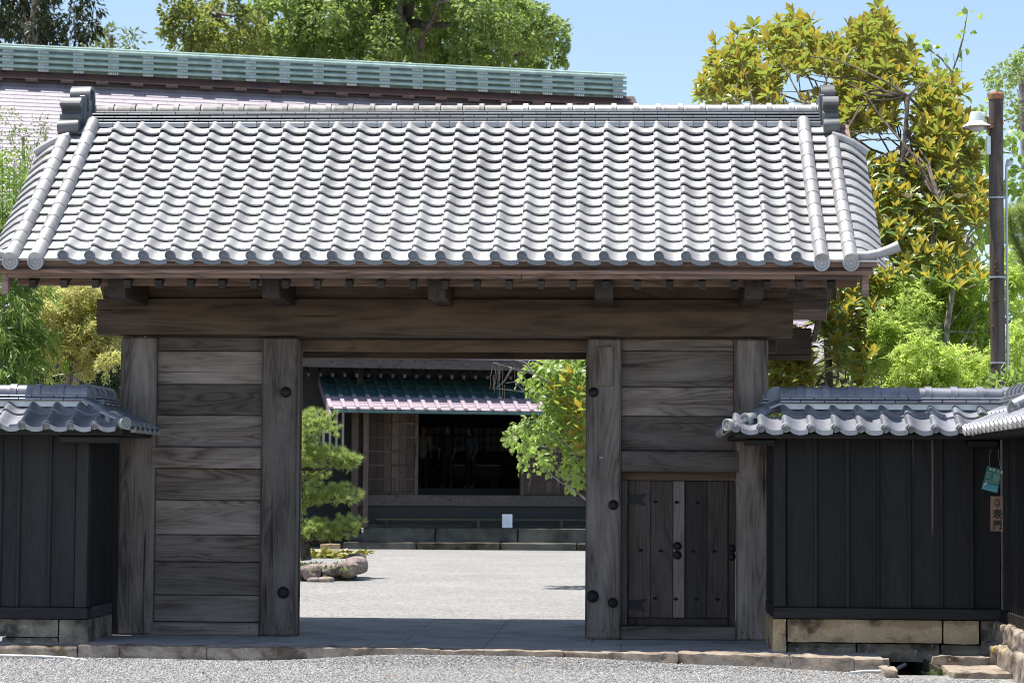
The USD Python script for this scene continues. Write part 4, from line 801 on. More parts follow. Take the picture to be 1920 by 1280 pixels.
for j in range(8): mb.box(q[0]-.10+.025*j, q[0]-.095+.025*j, 35.617, 35.619, .56+.02*(j % 3), .80, b=.0005)
part('lettering', mb, plain('grey_print', (.45, .45, .46), .7), nb_); part('foot', box(q[0]-.1, q[0]+.1, 35.645, 35.75, .49, .56), M_housex, nb_)

# ------------------------------------------------------------------ people in the dim room
def person(label, loc, rz, hgt, shirt, lean=0., arms=((-.02, -.12), (-.02, -.12)), group=None):
    t = thing('person', label, 'person', loc=loc, rz=rz); k = hgt/1.72; M3 = manifold3d
    def sph(p, r): return M3.Manifold.sphere(r, 16).translate([float(x) for x in p])
    def bone(p, q, r0, r1): return M3.Manifold.batch_hull([sph(p, r0), sph(q, r1)])
    ln_ = lambda z: -math.sin(lean)*max(0, z-.95)
    J = lambda x, y, z: (x*k, (y+ln_(z))*k, z*k)
    legs, arm, body = [], [], []
    for sg in (-1, 1):
        hip_, kn, an, toe = J(sg*.095, 0, .90), J(sg*.10, -.015, .48), J(sg*.105, .01, .085), J(sg*.12, -.15, .035)
        legs += [(hip_, kn, .085*k, .058*k), (kn, an, .056*k, .040*k)]
        body += [bone(*l) for l in legs[-2:]]+[bone(an, toe, .04*k, .03*k)]
        sh, el = J(sg*.185, .01, 1.40), J(sg*.235, .03, 1.13); wr_ = J(sg*.22, arms[(sg+1)//2][1], .90+arms[(sg+1)//2][0]+.02)
        arm += [(sh, el, .052*k, .040*k), (el, wr_, .039*k, .027*k)]; body += [bone(*l) for l in arm[-2:]]
        w = np.array(wr_); dn = (w-np.array(el)); dn /= np.linalg.norm(dn); side = np.array([0, 1, 0.]); side -= dn*side.dot(dn); side /= np.linalg.norm(side); pal = w+dn*.05*k
        body.append(bone(w, w+dn*.085*k, .024*k, .026*k))
        for fi, (o, l) in enumerate(((-.027, .065), (-.009, .078), (.009, .074), (.026, .058))):
            b0_ = w+dn*.085*k+side*o*k; inn = np.array([-sg, 0, 0.])
            m0 = b0_+dn*l*.5*k+inn*.008*k; body += [bone(b0_, m0, .010*k, .009*k), bone(m0, m0+dn*l*.45*k+inn*.018*k, .009*k, .0075*k)]
        th = w+dn*.03*k-side*.026*k; body += [bone(th, th+dn*.03*k-side*.022*k, .012*k, .010*k), bone(th+dn*.03*k-side*.022*k, th+dn*.058*k-side*.026*k, .010*k, .008*k)]
    tor = [(J(0, 0, .93), J(0, 0, 1.12), .135*k, .125*k), (J(0, .0, 1.12), J(0, 0, 1.33), .125*k, .135*k), (J(-.14, .01, 1.39), J(.14, .01, 1.39), .065*k, .065*k), (J(0, 0, 1.30), J(0, .01, 1.41), .125*k, .07*k)]
    body += [bone(*b_) for b_ in tor]+[bone(J(0, .01, 1.42), J(0, -.01, 1.53), .055*k, .05*k)]
    hd = J(0, -.025, 1.605)
    head = M3.Manifold.sphere(1.0, 20).scale([.072*k, .092*k, .112*k]).translate([float(x) for x in hd])
    jaw = bone(J(0, -.05, 1.555), J(0, -.065, 1.53), .05*k, .03*k)
    nose = bone(J(0, -.115, 1.625), J(0, -.13, 1.595), .009*k, .014*k); ears = [M3.Manifold.sphere(1, 10).scale([.012*k, .02*k, .03*k]).translate([float(x) for x in J(sg*.073, -.01, 1.605)]) for sg in (-1, 1)]
    lips = bone(J(-.018, -.108, 1.558), J(.018, -.108, 1.558), .008*k, .008*k)
    al = M3.Manifold.batch_boolean(body+[head, jaw, nose, lips]+ears, M3.OpType.Add).refine_to_length(.03)
    ms = al.to_mesh(); tm = trimesh.Trimesh(ms.vert_properties[:, :3], ms.tri_verts); trimesh.smoothing.filter_taubin(tm, iterations=3)
    b_ = part('body', tm, M_skin, t, smooth=True)
    for sg in (-1, 1): part('eye', MB().tm(trimesh.creation.icosphere(1, .010*k).apply_translation(J(sg*.03, -.108, 1.618))), M_ink, b_)
    hair = M3.Manifold.sphere(1.0, 20).scale([.083*k, .100*k, .115*k]).translate([float(x) for x in J(0, -.012, 1.625)])-M3.Manifold.cube([.3, .2, .3], True).translate([float(x) for x in J(0, -.155, 1.56)])
    part('hair', hair, M_hair, b_, smooth=40)
    sw = lambda bs, e: [bone(p, q, r0+e, r1+e) for p, q, r0, r1 in bs]
    up_ = M3.Manifold.batch_boolean(sw(tor, .012)+sw([arm[0], arm[2]], .014), M3.OpType.Add).refine_to_length(.04)
    part('shirt', up_, shirt, b_, smooth=50)
    part('trousers', M3.Manifold.batch_boolean(sw(legs, .016)+[bone(J(-.07, 0, .93), J(.07, 0, .93), .115*k, .115*k)], M3.OpType.Add), M_trous, b_, smooth=50)
    return t
for (lab, px_, d, rz, hh, sh, ln, ar) in (('person in a pale shirt standing leftmost inside the dark doorway', 792, 4.6, 15, 1.70, M_shirt0, .05, ((0, -.12), (0, -.1))), ('person in black with bare forearms standing in the middle of the dark doorway', 838, 4.0, -10, 1.72, M_shirt1, .0, ((0, -.05), (0, -.15))),
                                  ('person in a blue grey shirt leaning forward, rightmost inside the dark doorway', 882, 4.3, -40, 1.70, M_shirt2, .12, ((.12, -.32), (0, -.1)))):
    x = at(px_, 850, 36+d)[0]; s = (x-HO[0]-(-d*math.sin(HA)))/math.cos(HA); p = hw(s, d, 1.5); person(lab, p, rz, hh, sh, ln, ar)
tb = thing('display_table', 'dim low table with pale cloth at the back of the dark room', 'table', loc=hw(3.7, 5.2, 1.5), rz=16)
part('table_top', box(-.9, .9, -.3, .3, .62, .66), M_paper, tb); part('cloth', box(-.9, .9, -.31, -.302, .3, .61, b=.001), M_inside, tb)
for x in (-.8, .8):
    for y in (-.24, .24): part('leg', box(x-.03, x+.03, y-.03, y+.03, 0, .619), M_housex, tb)
# ------------------------------------------------------------------ plants
def leaf_mesh(P, T, N, Ln, Wd, kind='rhomb', droop=.0, fold=.12):
    """leaves as one mesh. P base points, T tip directions, N upper sides (n,3); kind: rhomb (2 faces), lance (8), star (3)"""
    P, T, N = (np.asarray(a, float) for a in (P, T, N)); n = len(P)
    T = T/np.linalg.norm(T, axis=1, keepdims=True); B = np.cross(N, T); B /= np.linalg.norm(B, axis=1, keepdims=True)+1e-9; N = np.cross(T, B)
    Ln = np.broadcast_to(Ln, (n,))[:, None]; Wd = np.broadcast_to(Wd, (n,))[:, None]
    if kind == 'rhomb':
        m = P+T*Ln*.45+N*Wd*fold
        v = np.stack([P, m-B*Wd*.5, P+T*Ln-N*Ln*droop, m+B*Wd*.5], 1); f = np.array([(0, 1, 2), (0, 2, 3)])
    elif kind == 'lance':
        a, b = P+T*Ln*.35-N*Ln*droop*.1, P+T*Ln*.72-N*Ln*droop*.45; up = N*Wd*fold
        v = np.stack([P, a-B*Wd*.47+up, a, a+B*Wd*.47+up, b-B*Wd*.40+up, b, b+B*Wd*.40+up, P+T*Ln-N*Ln*droop], 1)
        f = np.array([(0, 1, 2), (0, 2, 3), (1, 4, 5), (1, 5, 2), (2, 5, 6), (2, 6, 3), (4, 7, 5), (5, 7, 6)])
    else:
        v = [P]; f = []
        for i, (aa, l) in enumerate(((-.95, .75), (0, 1), (.95, .75))):
            d = T*math.cos(aa)+B*math.sin(aa); s = np.cross(N, d); v += [P+d*Ln*l*.5-s*Wd*.17, P+d*Ln*l-N*Ln*droop, P+d*Ln*l*.5+s*Wd*.17]; o = 1+3*i; f += [(0, o, o+1), (0, o+1, o+2)]
        v = np.stack(v, 1); f = np.array(f)
    k = v.shape[1]
    return v.reshape(-1, 3), (f[None]+np.arange(n)[:, None, None]*k).reshape(-1, 3), k
def unit(a): return a/(np.linalg.norm(a, axis=-1, keepdims=True)+1e-9)
def put_leaves(name, parts_, mat_, parent, seed, kind=None):
    vs, fs, ts, o = [], [], [], 0; r = np.random.default_rng(seed)
    for (v, f, k) in parts_:
        vs.append(v); fs.append(f+o); o += len(v); ts.append(np.repeat(r.random(len(v)//k), k))
    p = part(name, (np.vstack(vs), np.vstack(fs)), mat_, parent, kind=kind); return toned(p, np.concatenate(ts))
def blobs3(bl, y, ysp, seed, slope=0.):
    """ellipsoids of the crown: the picture's outline gives their middle height and spread, each at its own distance"""
    r = np.random.default_rng(seed); out = []; pm = np.mean([b[1] for b in bl])
    for b in bl:
        yy = y+r.uniform(-ysp, ysp)-slope*(b[1]-pm)/100.; c = at(b[0], b[1], yy); sc = (yy+24.6)/FPX; out.append((c, b[2]*sc, (b[3] if len(b) > 3 else b[2])*sc))
    return out
def crown(bl, y, ysp, seed, sub, per, Ln, Wd, kind='rhomb', fill=1.0, up=.75, flat=.45, droop=.1, tip=(0, 0, .0), slope=0.):
    """crown of many small umbrella-shaped sprays spread through the ellipsoids"""
    r = np.random.default_rng(seed); P, T, N, L = [], [], [], []; tw = []
    for c, rx, rz in blobs3(bl, y, ysp, seed, slope):
        n = max(3, int(fill*4.2*(rx/sub)*(rz/sub)))
        d = unit(r.normal(size=(n, 3))); rad = r.uniform(.3, 1.22, n)**.6
        q = c+d*rad[:, None]*np.array([rx, min(rx, ysp*.9+rx*.3), rz]); q += (r.random((n, 3))-.5)*sub*.8
        out = unit(d*[1, 1, .6]+[0, 0, .45])
        for i in range(n):
            m = int(per*r.uniform(.6, 1.3)); s_ = sub*r.uniform(.7, 1.25)
            a = r.uniform(0, 2*np.pi, m); rr = s_*np.sqrt(r.random(m)); h = np.sqrt(np.maximum(0, 1-(rr/s_)**2))*s_*flat+r.normal(0, .12*s_, m)
            loc = np.stack([rr*np.cos(a), rr*np.sin(a), h], -1)
            # tilt the spray outwards
            z = out[i]; x = unit(np.cross([0.2, 1, 0], z)); yv = np.cross(z, x)
            loc = loc[:, :1]*x+loc[:, 1:2]*yv+loc[:, 2:]*z
            P.append(q[i]+loc); rad_dir = unit(np.cos(a)[:, None]*x+np.sin(a)[:, None]*yv+r.normal(0, .45, (m, 3))+np.array(tip))
            T.append(rad_dir); N.append(unit(z*up+r.normal(0, .42, (m, 3))+[0, 0, .25])); L.append(Ln*r.uniform(.65, 1.25, m)); tw.append((c, q[i]))
    P, T, N, L = np.vstack(P), np.vstack(T), np.vstack(N), np.concatenate(L)
    return leaf_mesh(P, T, N, L, L*(Wd/Ln), kind, droop), tw
def branches(base, top, tw, r0, seed, every=9, sides=6, thin=.012, parent_mb=None, wob=.25):
    """tapered trunk from base to top with limbs running to the sprays"""
    r = np.random.default_rng(seed); mb = parent_mb or MB(); base, top = np.array(base, float), np.array(top, float)
    t = np.linspace(0, 1, 9)[:, None]; sp = base*(1-t)+top*t+np.sin(t*np.pi)*r.normal(0, wob*.4, 3)+r.normal(0, wob*.06, (9, 3))*[1, 1, 0]
    mb.tube(sp, np.linspace(r0, r0*.35, 9), 10)
    lim = MB(); pts = [b for _, b in tw][::every]
    for q in pts:
        d = np.linalg.norm(sp-q, axis=1)+np.maximum(0, sp[:, 2]-q[2]+.2)*2+r.uniform(0, 1.2, len(sp))*r0*8; a = sp[int(np.argmin(d))]; mid = (a+q)/2+r.normal(0, .08, 3)*np.linalg.norm(q-a)-np.array([0, 0, .06*np.linalg.norm(q-a)])
        u = np.linspace(0, 1, 6)[:, None]; c = a*(1-u)**2+2*mid*u*(1-u)+q*u*u; c[1:-1] += r.normal(0, .02*np.linalg.norm(q-a), (4, 3))
        lim.tube(c, np.linspace(max(thin*1.6, r0*.28*min(1, np.linalg.norm(q-a)/2)), thin*.5, 6), 5, cap=False)
    return mb, lim
def tree(name, label, cat, bl, y, ysp, seed, sub, per, Ln, Wd, leafm, barkm, base, r0, kind='rhomb', group=None, top=None, every=9, thin=.012, **kw):
    t = thing(name, label, cat, group)
    lv, tw = crown(bl, y, ysp, seed, sub, per, Ln, Wd, kind, **kw)
    cs = np.array([b for _, b in tw]); top = top if top is not None else cs.mean(0)+[0, 0, .3*np.ptp(cs[:, 2])]
    tr, lim = branches(base, top, tw, r0, seed+1, every=every, thin=thin)
    part('trunk', tr, barkm, t, smooth=60); part('limbs', lim, barkm, t, smooth=60)
    put_leaves('crown', [lv], leafm, t, seed+2, kind='stuff'); return t

# ---- behind the house
B1 = [(350, 40, 40), (395, 70, 48), (345, 88, 26), (425, 28, 36), (395, 105, 45), (450, 100, 45), (462, 62, 36), (330, 25, 16), (375, 20, 22)]
tree('broadleaf_tree', 'olive green tree rising over the house ridge, left of the biggest tree', 'tree', B1, 57, 3, 11, .46, 95, .19, .11, F_big2, M_bark, at(400, 300, 57)*[1, 1, 0], .4, thin=.03)
B2 = [(530, 15, 58), (560, 70, 55), (505, 112, 45), (610, 40, 66), (680, 60, 76), (620, 105, 60), (755, 40, 82), (735, 110, 62), (845, 55, 82), (820, 118, 60), (915, 45, 70), (950, 80, 62), (890, 112, 55), (1000, 68, 46), (1035, 65, 26), (1040, 104, 18), (985, 118, 40), (600, -60, 80), (720, -80, 95), (840, -60, 95), (925, -20, 62), (535, -45, 55), (1010, 110, 30)]
tree('broadleaf_tree', 'largest bright green tree spreading above the green copper ridge', 'tree', B2, 60, 4, 12, .46, 110, .19, .11, F_big, M_bark, at(760, 300, 60)*[1, 1, 0], .7, thin=.05, every=20, fill=1.05, up=.6)
B3 = [(10, 20, 50), (60, 35, 45), (45, 68, 40), (5, 62, 40), (110, 12, 36), (150, 38, 20), (168, 15, 20), (95, 60, 22), (170, 60, 9), (120, 78, 14)]
tree('conifer_tree', 'dark hanging conifer boughs in the top left corner above the ridge', 'tree', B3, 50, 3, 13, .45, 70, .26, .07, F_conif, M_bark, at(-30, 300, 50)*[1, 1, 0], .4, thin=.03, droop=.3, tip=(0, 0, -.7), flat=.2, fill=.8)
B4 = [(190, 84, 17), (232, 88, 20), (212, 98, 18), (205, 72, 8), (245, 76, 8), (178, 100, 14)]
tree('broadleaf_tree', 'small feathery tree top just showing over the ridge between conifer and olive tree', 'tree', B4, 52, 1.5, 14, .35, 34, .22, .08, F_shrub, M_bark, at(215, 300, 52)*[1, 1, 0], .15, fill=.8, thin=.02)
B5 = [(1905, 150, 36), (1915, 200, 34), (1890, 215, 22), (1935, 120, 30), (1930, 190, 40), (1888, 160, 10)]
tree('broadleaf_tree', 'distant fine leaved tree at the right edge beyond the top of the wooden pole', 'tree', B5, 24, 2, 15, .3, 60, .11, .06, F_big, M_barkg, at(1960, 600, 24)*[1, 1, 0], .2)
# ---- left of the gate
B6 = [(20, 245, 26), (52, 268, 26), (75, 300, 16), (28, 300, 34), (60, 330, 36), (18, 350, 40), (62, 385, 26), (30, 430, 40), (70, 240, 10), (15, 225, 10)]
tree('shrub', 'thin twiggy olive shrub in front of the lilac roof at the left edge', 'shrub', B6, 9, 1, 16, .16, 36, .05, .025, F_shrub, M_barkg, at(40, 700, 9)*[1, 1, 0], .06, fill=.75, thin=.006, every=4)
B7 = [(100, 590, 42), (150, 572, 36), (188, 592, 34), (130, 622, 46), (82, 622, 32), (182, 640, 36), (207, 562, 24), (108, 662, 30), (160, 682, 22), (70, 585, 22), (212, 600, 24), (205, 640, 26), (215, 690, 16), (70, 660, 20)]
tree('maple_tree', 'maple with bronze and yellow green leaves under the left end of the gate eave', 'tree', B7, 6, .9, 17, .16, 46, .08, .06, F_mapo, M_barkg, at(130, 800, 6)*[1, 1, 0], .08, kind='star', fill=2.6, thin=.008, every=30, up=.5, slope=.75)
B7b = [(150, 548, 26), (195, 545, 22), (120, 545, 20), (90, 552, 18), (60, 548, 14), (215, 600, 18)]
tree('broadleaf_tree', 'dark green tree behind the bronze maple just under the eave', 'tree', B7b, 9, .6, 18, .2, 50, .09, .05, F_shrub, M_bark, at(160, 800, 9)*[1, 1, 0], .1, fill=1.2)
B6b = [(22, 335, 40), (52, 372, 34), (14, 415, 46), (62, 425, 26), (30, 300, 24), (40, 460, 40), (75, 350, 14), (5, 370, 40)]
tree('shrub', 'dense bright green shrub filling the corner left of the gate roof above the bamboo', 'shrub', B6b, 7.5, .7, 116, .2, 44, .085, .035, F_bamb, M_barkg, at(30, 800, 7.5)*[1, 1, 0], .06, fill=1.3, thin=.006, every=20, up=.5)
# bamboo: culms with hanging sprays of narrow leaves
def bamboo(name, label, cl, y, seed, n, Ln, spread, lean):
    t = thing(name, label, 'bamboo'); r = np.random.default_rng(seed); P, T, N, L = [], [], [], []; cm = MB()
    for (bx, tx, ty, nn) in cl:
        y0 = y+r.uniform(-.5, .5); top = at(tx, ty, y0); base = at(bx, 1180, y0); base[2] = 0
        u = np.linspace(0, 1, 12)[:, None]; c = base*(1-u)+top*u+np.array(lean)*u**3*.3; cm.tube(c, np.linspace(.016, .005, 12), 7)
        for k in range(nn):
            uu = r.uniform(.25, 1.0); o = c[int(uu*11)]+r.normal(0, .03, 3); d = unit(np.array([r.normal(0, 1), r.normal(-.2, .8), .15])); l = spread*r.uniform(.4, 1)
            tt = np.linspace(.2, 1, 9)[:, None]; tw_ = o+d*l*tt+np.array([0, 0, -.55])*l*tt**2; cm.tube(tw_[[0, 4, 8]], [.004, .003, .0015], 4, cap=False)
            m = n; j = r.integers(0, 9, m); P.append(tw_[j]+r.normal(0, .025, (m, 3))); T.append(unit(d*.5+r.normal(0, .45, (m, 3))+[0, 0, -.75])); N.append(unit(r.normal(0, .5, (m, 3))+[0, -.5, .7])); L.append(Ln*r.uniform(.6, 1.2, m))
    lv = leaf_mesh(np.vstack(P), np.vstack(T), np.vstack(N), np.concatenate(L), np.concatenate(L)*.145, 'lance', .15)
    part('culms', cm, plain(name+'_culm'+str(seed), (.13, .16, .05), .45, var=.3), t, smooth=60, kind='stuff'); put_leaves('foliage', [lv], F_bamb, t, seed, kind='stuff'); return t
bamboo('bamboo_clump', 'tall bright bamboo with hanging leaves at the far left edge', [(10, -5, 300, 26), (-20, 20, 330, 26), (20, 25, 390, 30), (0, -10, 420, 24), (5, 5, 320, 34), (25, 40, 350, 34), (10, 28, 300, 34), (30, 50, 420, 34), (0, 12, 400, 34), (15, 45, 380, 30), (25, 30, 540, 24), (5, 35, 580, 26), (-10, 10, 560, 26), (15, -5, 640, 26), (20, 25, 650, 22), (-30, -40, 500, 20)], 3.2, 31, 26, .17, .55, (0, -.1, 0))
bamboo('dwarf_bamboo', 'small arching bamboo tuft over the left wall ridge below the bronze maple', [(90, 85, 690, 9), (100, 105, 680, 9), (70, 75, 700, 8), (115, 122, 700, 6), (60, 62, 690, 7)], 1.2, 32, 16, .15, .28, (0, 0, 0))
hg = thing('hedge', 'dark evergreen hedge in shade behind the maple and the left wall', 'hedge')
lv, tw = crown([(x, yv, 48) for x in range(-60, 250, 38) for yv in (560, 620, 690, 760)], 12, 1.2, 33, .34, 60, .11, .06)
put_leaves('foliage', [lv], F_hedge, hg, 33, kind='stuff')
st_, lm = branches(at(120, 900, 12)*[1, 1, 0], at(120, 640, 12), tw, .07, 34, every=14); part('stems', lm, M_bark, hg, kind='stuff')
# ---- right: magnolia with upright rosettes
mg = thing('magnolia_tree', 'magnolia with big glossy leaves and golden undersides rising right of the gate roof', 'tree')
r = np.random.default_rng(41)
OUT = Polygon([(1312, 190), (1322, 150), (1345, 105), (1395, 76), (1420, 85), (1445, 62), (1485, 48), (1510, 40), (1535, 88), (1590, 78), (1640, 34), (1668, 40), (1675, 90), (1706, 105), (1728, 150), (1788, 170), (1800, 215), (1812, 260), (1835, 330), (1850, 420), (1855, 530), (1800, 560), (1740, 520), (1690, 520), (1655, 570), (1648, 650), (1610, 740), (1440, 745), (1450, 650), (1500, 600), (1540, 530), (1560, 300), (1545, 200)])
pts = []; grid = {}
while len(pts) < 1150:
    p = r.uniform([1300, 20], [1860, 745])
    if not OUT.contains(shapely.Point(p)): continue
    if meshkit.noise(np.array([[p[0]/55., p[1]/55., 0]]), 4)[0] < .26: continue
    if p[1] > 560 and p[0] > 1560 and r.random() < .5: continue
    if OUT.boundary.distance(shapely.Point(p)) < 34 and r.random() < .5: continue
    y = 3.0+4.2*max(0, 1-(p[1]-30)/640)+r.uniform(-.5, .7)+(2.0 if r.random() < .15 else 0)
    if any(abs(p[0]-q[0]) < 13 and abs(p[1]-q[1]) < 13 and abs(y-q[2]) < .8 for q in pts): continue
    pts.append((p[0], p[1], y))
for k in range(46):
    e = OUT.boundary.interpolate(k/46*1500); p = np.array([e.x, e.y])+r.normal(0, 6, 2)-[0, r.uniform(2, 26)]
    if p[1] < 300: pts.append((p[0], p[1], 3.0+4.2*max(0, 1-(p[1]-30)/640)+r.uniform(-.4, .5)))
C = np.array([at(*p) for p in pts]); mid = np.array([C[:, 0].mean(), 5.4, 0])
def rosettes(C, r, Lm, outw, n_in=5, n_out=8):
    P, T, N, L, G = [], [], [], [], []
    for c, ow in zip(C, outw):
        ax = unit(np.array([0, 0, 1.0])+ow*.35+r.normal(0, .22, 3)); x = unit(np.cross(ax, [0.3, 1, .1])); yv = np.cross(ax, x)
        for (n, el, ln, jit) in ((n_in, 66, 1.0, 10), (n_out, 18, 1.0, 16)):
            a0 = r.uniform(0, 6.28)
            for i in range(n):
                a = a0+i*2*math.pi/n+r.normal(0, .2); e = math.radians(el+r.normal(0, jit)); rd = math.cos(a)*x+math.sin(a)*yv
                G.append(el > 40); T.append(rd*math.cos(e)+ax*math.sin(e)); N.append(-rd*math.sin(e)+ax*math.cos(e)); P.append(c+rd*.012+ax*(.02 if el > 40 else -.03*r.random())); L.append(Lm*ln*r.uniform(.72, 1.15))
    return np.array(P), np.array(T), np.array(N), np.array(L), np.array(G)
ow = unit((C-mid)*[1, 1, 0]); P, T, N, Ll, G = rosettes(C, r, .178, ow)
tone = r.random(len(P)); order = np.argsort(P[:, 1]-Ll*4); near = order[:300]; rest = order[300:]
base = np.array([at(1545, 700, 5)[0], 5.0, -.05]); tw = [(None, c-np.array([0, 0, .05])) for c in C]
tr = MB(); lim = MB()
for bx, tp in (((1545, 5.0), (1560, 250)), ((1580, 5.2), (1700, 180)), ((1530, 4.6), (1450, 300)), ((1600, 4.4), (1760, 380))):
    b0 = at(bx[0], 700, bx[1]); b0[2] = -.05; t0 = at(tp[0], tp[1], bx[1]); sel = [q for q in tw if abs((q[1]-t0)[0]) < 1.6]
    _, l2 = branches(b0, t0, sel[::22], .07, int(tp[0]), every=1, thin=.006, parent_mb=tr, wob=.5); lim.v += [x for x in l2.v]; lim.f += [x+lim.n for x in l2.f]; lim.n += l2.n
part('trunk', tr, M_bark, mg, smooth=60); part('limbs', lim, M_bark, mg, smooth=60)
for mm, q in ((F_mag, rest[~G[rest]]), (F_magg, rest[G[rest]])):
    v, f, k = leaf_mesh(P[q], T[q], N[q], Ll[q], Ll[q]*.40, 'lance', .16, .18); toned(part('foliage', (v, f), mm, mg, kind='stuff'), np.repeat(tone[q], k))
for i in near:
    v, f, k = leaf_mesh(P[i:i+1], T[i:i+1], N[i:i+1], Ll[i:i+1], Ll[i:i+1]*.40, 'lance', .16, .18); toned(part('leaf', (v, f), F_magg if G[i] else F_mag, mg), np.repeat(tone[i], k))
for (px_, py_) in ((1702, 372), (1797, 372)):
    c = at(px_, py_, 3.1); a = np.arange(7)*.9; pv, pf, k = leaf_mesh(np.tile(c, (7, 1)), np.stack([np.cos(a), np.sin(a), .8+.3*np.cos(a*3)], -1), np.stack([-np.cos(a), -np.sin(a), np.ones(7)], -1), .09, .07, 'lance', .1); part('flower', (pv, pf), M_petal, mg)
# ---- big light leaves behind the pole, with one long bare-tipped branch
bt = thing('broadleaf_tree', 'tree with large pale drooping leaves behind the wooden pole and one long branch above it', 'tree')
B8 = [(1780, 240, 34), (1830, 285, 48), (1905, 300, 50), (1905, 375, 46), (1850, 360, 40), (1775, 330, 40), (1800, 420, 46), (1905, 440, 40), (1840, 225, 24), (1740, 420, 40), (1860, 470, 46), (1780, 490, 30)]
lv, tw = crown(B8, 9.5, 1.2, 51, .26, 20, .15, .10, 'lance', fill=.9, droop=.25, tip=(0, 0, -.5), flat=.4)
bp_ = np.array([at(1760, 160, 8.5), at(1785, 135, 8.5), at(1797, 105, 8.5), at(1806, 70, 8.5), at(1814, 25, 8.5)]); b2_ = np.array([at(1785, 135, 8.5), at(1765, 110, 8.5), at(1745, 95, 8.4), at(1735, 88, 8.4)])
q = np.vstack([bp_[2:]]+[b2_]); rr_ = np.random.default_rng(52); q = np.repeat(q, 6, 0)+rr_.normal(0, .07, (len(q)*6, 3))
lv2 = leaf_mesh(q, rr_.normal(0, 1, q.shape)+[0, 0, -.5], rr_.normal(0, .4, q.shape)+[0, -.2, 1], .14*rr_.uniform(.6, 1.1, len(q)), .10, 'lance', .2)
put_leaves('crown', [lv], F_broad, bt, 53, kind='stuff'); put_leaves('branch_leaves', [lv2], F_broad, bt, 54, kind='stuff')
tr, lim = branches(at(1760, 900, 9.5)*[1, 1, 0], at(1800, 280, 9.5), tw, .13, 55, every=4, thin=.014); lim.tube(np.vstack([at(1700, 260, 8.5), bp_]), [.035, .028, .024, .018, .012, .005], 6); lim.tube(b2_, [.018, .013, .009, .004], 6)
for k in range(5): a = at(1745+14*k, 100, 8.45); lim.tube([a, a+[.02, 0, -.12], a+[.0, 0, -.25-.03*k]], [.004, .003, .002], 4, cap=False)
part('trunk', tr, M_barkg, bt, smooth=60); part('limbs', lim, M_barkg, bt, smooth=60)
# ---- fresh maple right
B9 = [(1690, 560, 42), (1740, 545, 44), (1790, 560, 46), (1830, 590, 38), (1700, 610, 46), (1760, 620, 52), (1820, 650, 44), (1690, 660, 36), (1740, 690, 48), (1800, 705, 44), (1660, 690, 22), (1700, 725, 36), (1770, 735, 44), (1845, 700, 34), (1665, 620, 22), (1850, 540, 24), (1905, 540, 34), (1910, 600, 38), (1905, 660, 38), (1915, 500, 26), (1870, 640, 30), (1910, 700, 30)]
tree('maple_tree', 'fresh yellow green maple behind the right wall and the wooden pole', 'tree', B9, 3.4, .8, 61, .15, 40, .078, .06, F_mapl, M_barkg, at(1770, 900, 3.4)*[1, 1, 0], .09, kind='star', fill=2.4, thin=.006, every=30, up=.5, slope=.75)
# ---- pine sprig at the right edge, shrub over the wall
def needles(tufts, axes, Ln, n, seed, w=.005, spread=.75):
    r = np.random.default_rng(seed); m = len(tufts); P = np.repeat(tufts, n, 0); A = np.repeat(axes, n, 0); D = unit(A+r.normal(0, spread, (m*n, 3))); S = unit(np.cross(D, r.normal(0, 1, D.shape))); l = (Ln*r.uniform(.7, 1.1, m*n))[:, None]
    v = np.stack([P-S*w*.5, P+S*w*.5, P+D*l], 1).reshape(-1, 3); return v, np.arange(len(v)).reshape(-1, 3), 3
ps = thing('pine_tree', 'pine with long green needles reaching in from the right edge beside the pole', 'tree')
ln_ = np.array([at(1960, 560, 1.2), at(1925, 500, 1.2), at(1900, 440, 1.2), at(1893, 400, 1.2)]); t_ = np.linspace(0, 1, 60)[:, None]; cv = np.array([np.interp(t_[:, 0], [0, .33, .66, 1], ln_[:, i]) for i in range(3)]).T
side = np.vstack([cv+[.12, 0, .05], cv-[0, 0, .0]]); put_leaves('needles', [needles(side, np.tile([-.25, -.1, .8], (len(side), 1)), .17, 46, 71)], F_pine, ps, 71, kind='stuff')
part('trunk', MB().tube([at(2010, 900, 1.2)*[1, 1, 0], at(1990, 700, 1.2), at(1960, 560, 1.2)], [.07, .06, .04], 8).tube(cv[::10], np.linspace(.03, .008, 6), 6), M_bark, ps, smooth=60)
B10 = [(1895, 712, 16), (1915, 722, 18), (1880, 728, 12), (1935, 705, 22), (1905, 738, 18)]
tree('shrub', 'leafy light shrub peeping over the wall ridge right of the pole foot', 'shrub', B10, -.45, .15, 72, .1, 12, .11, .045, F_broad, M_barkg, at(1905, 900, -.45)*[1, 1, 0], .02, kind='lance', fill=.9, thin=.005, every=3)
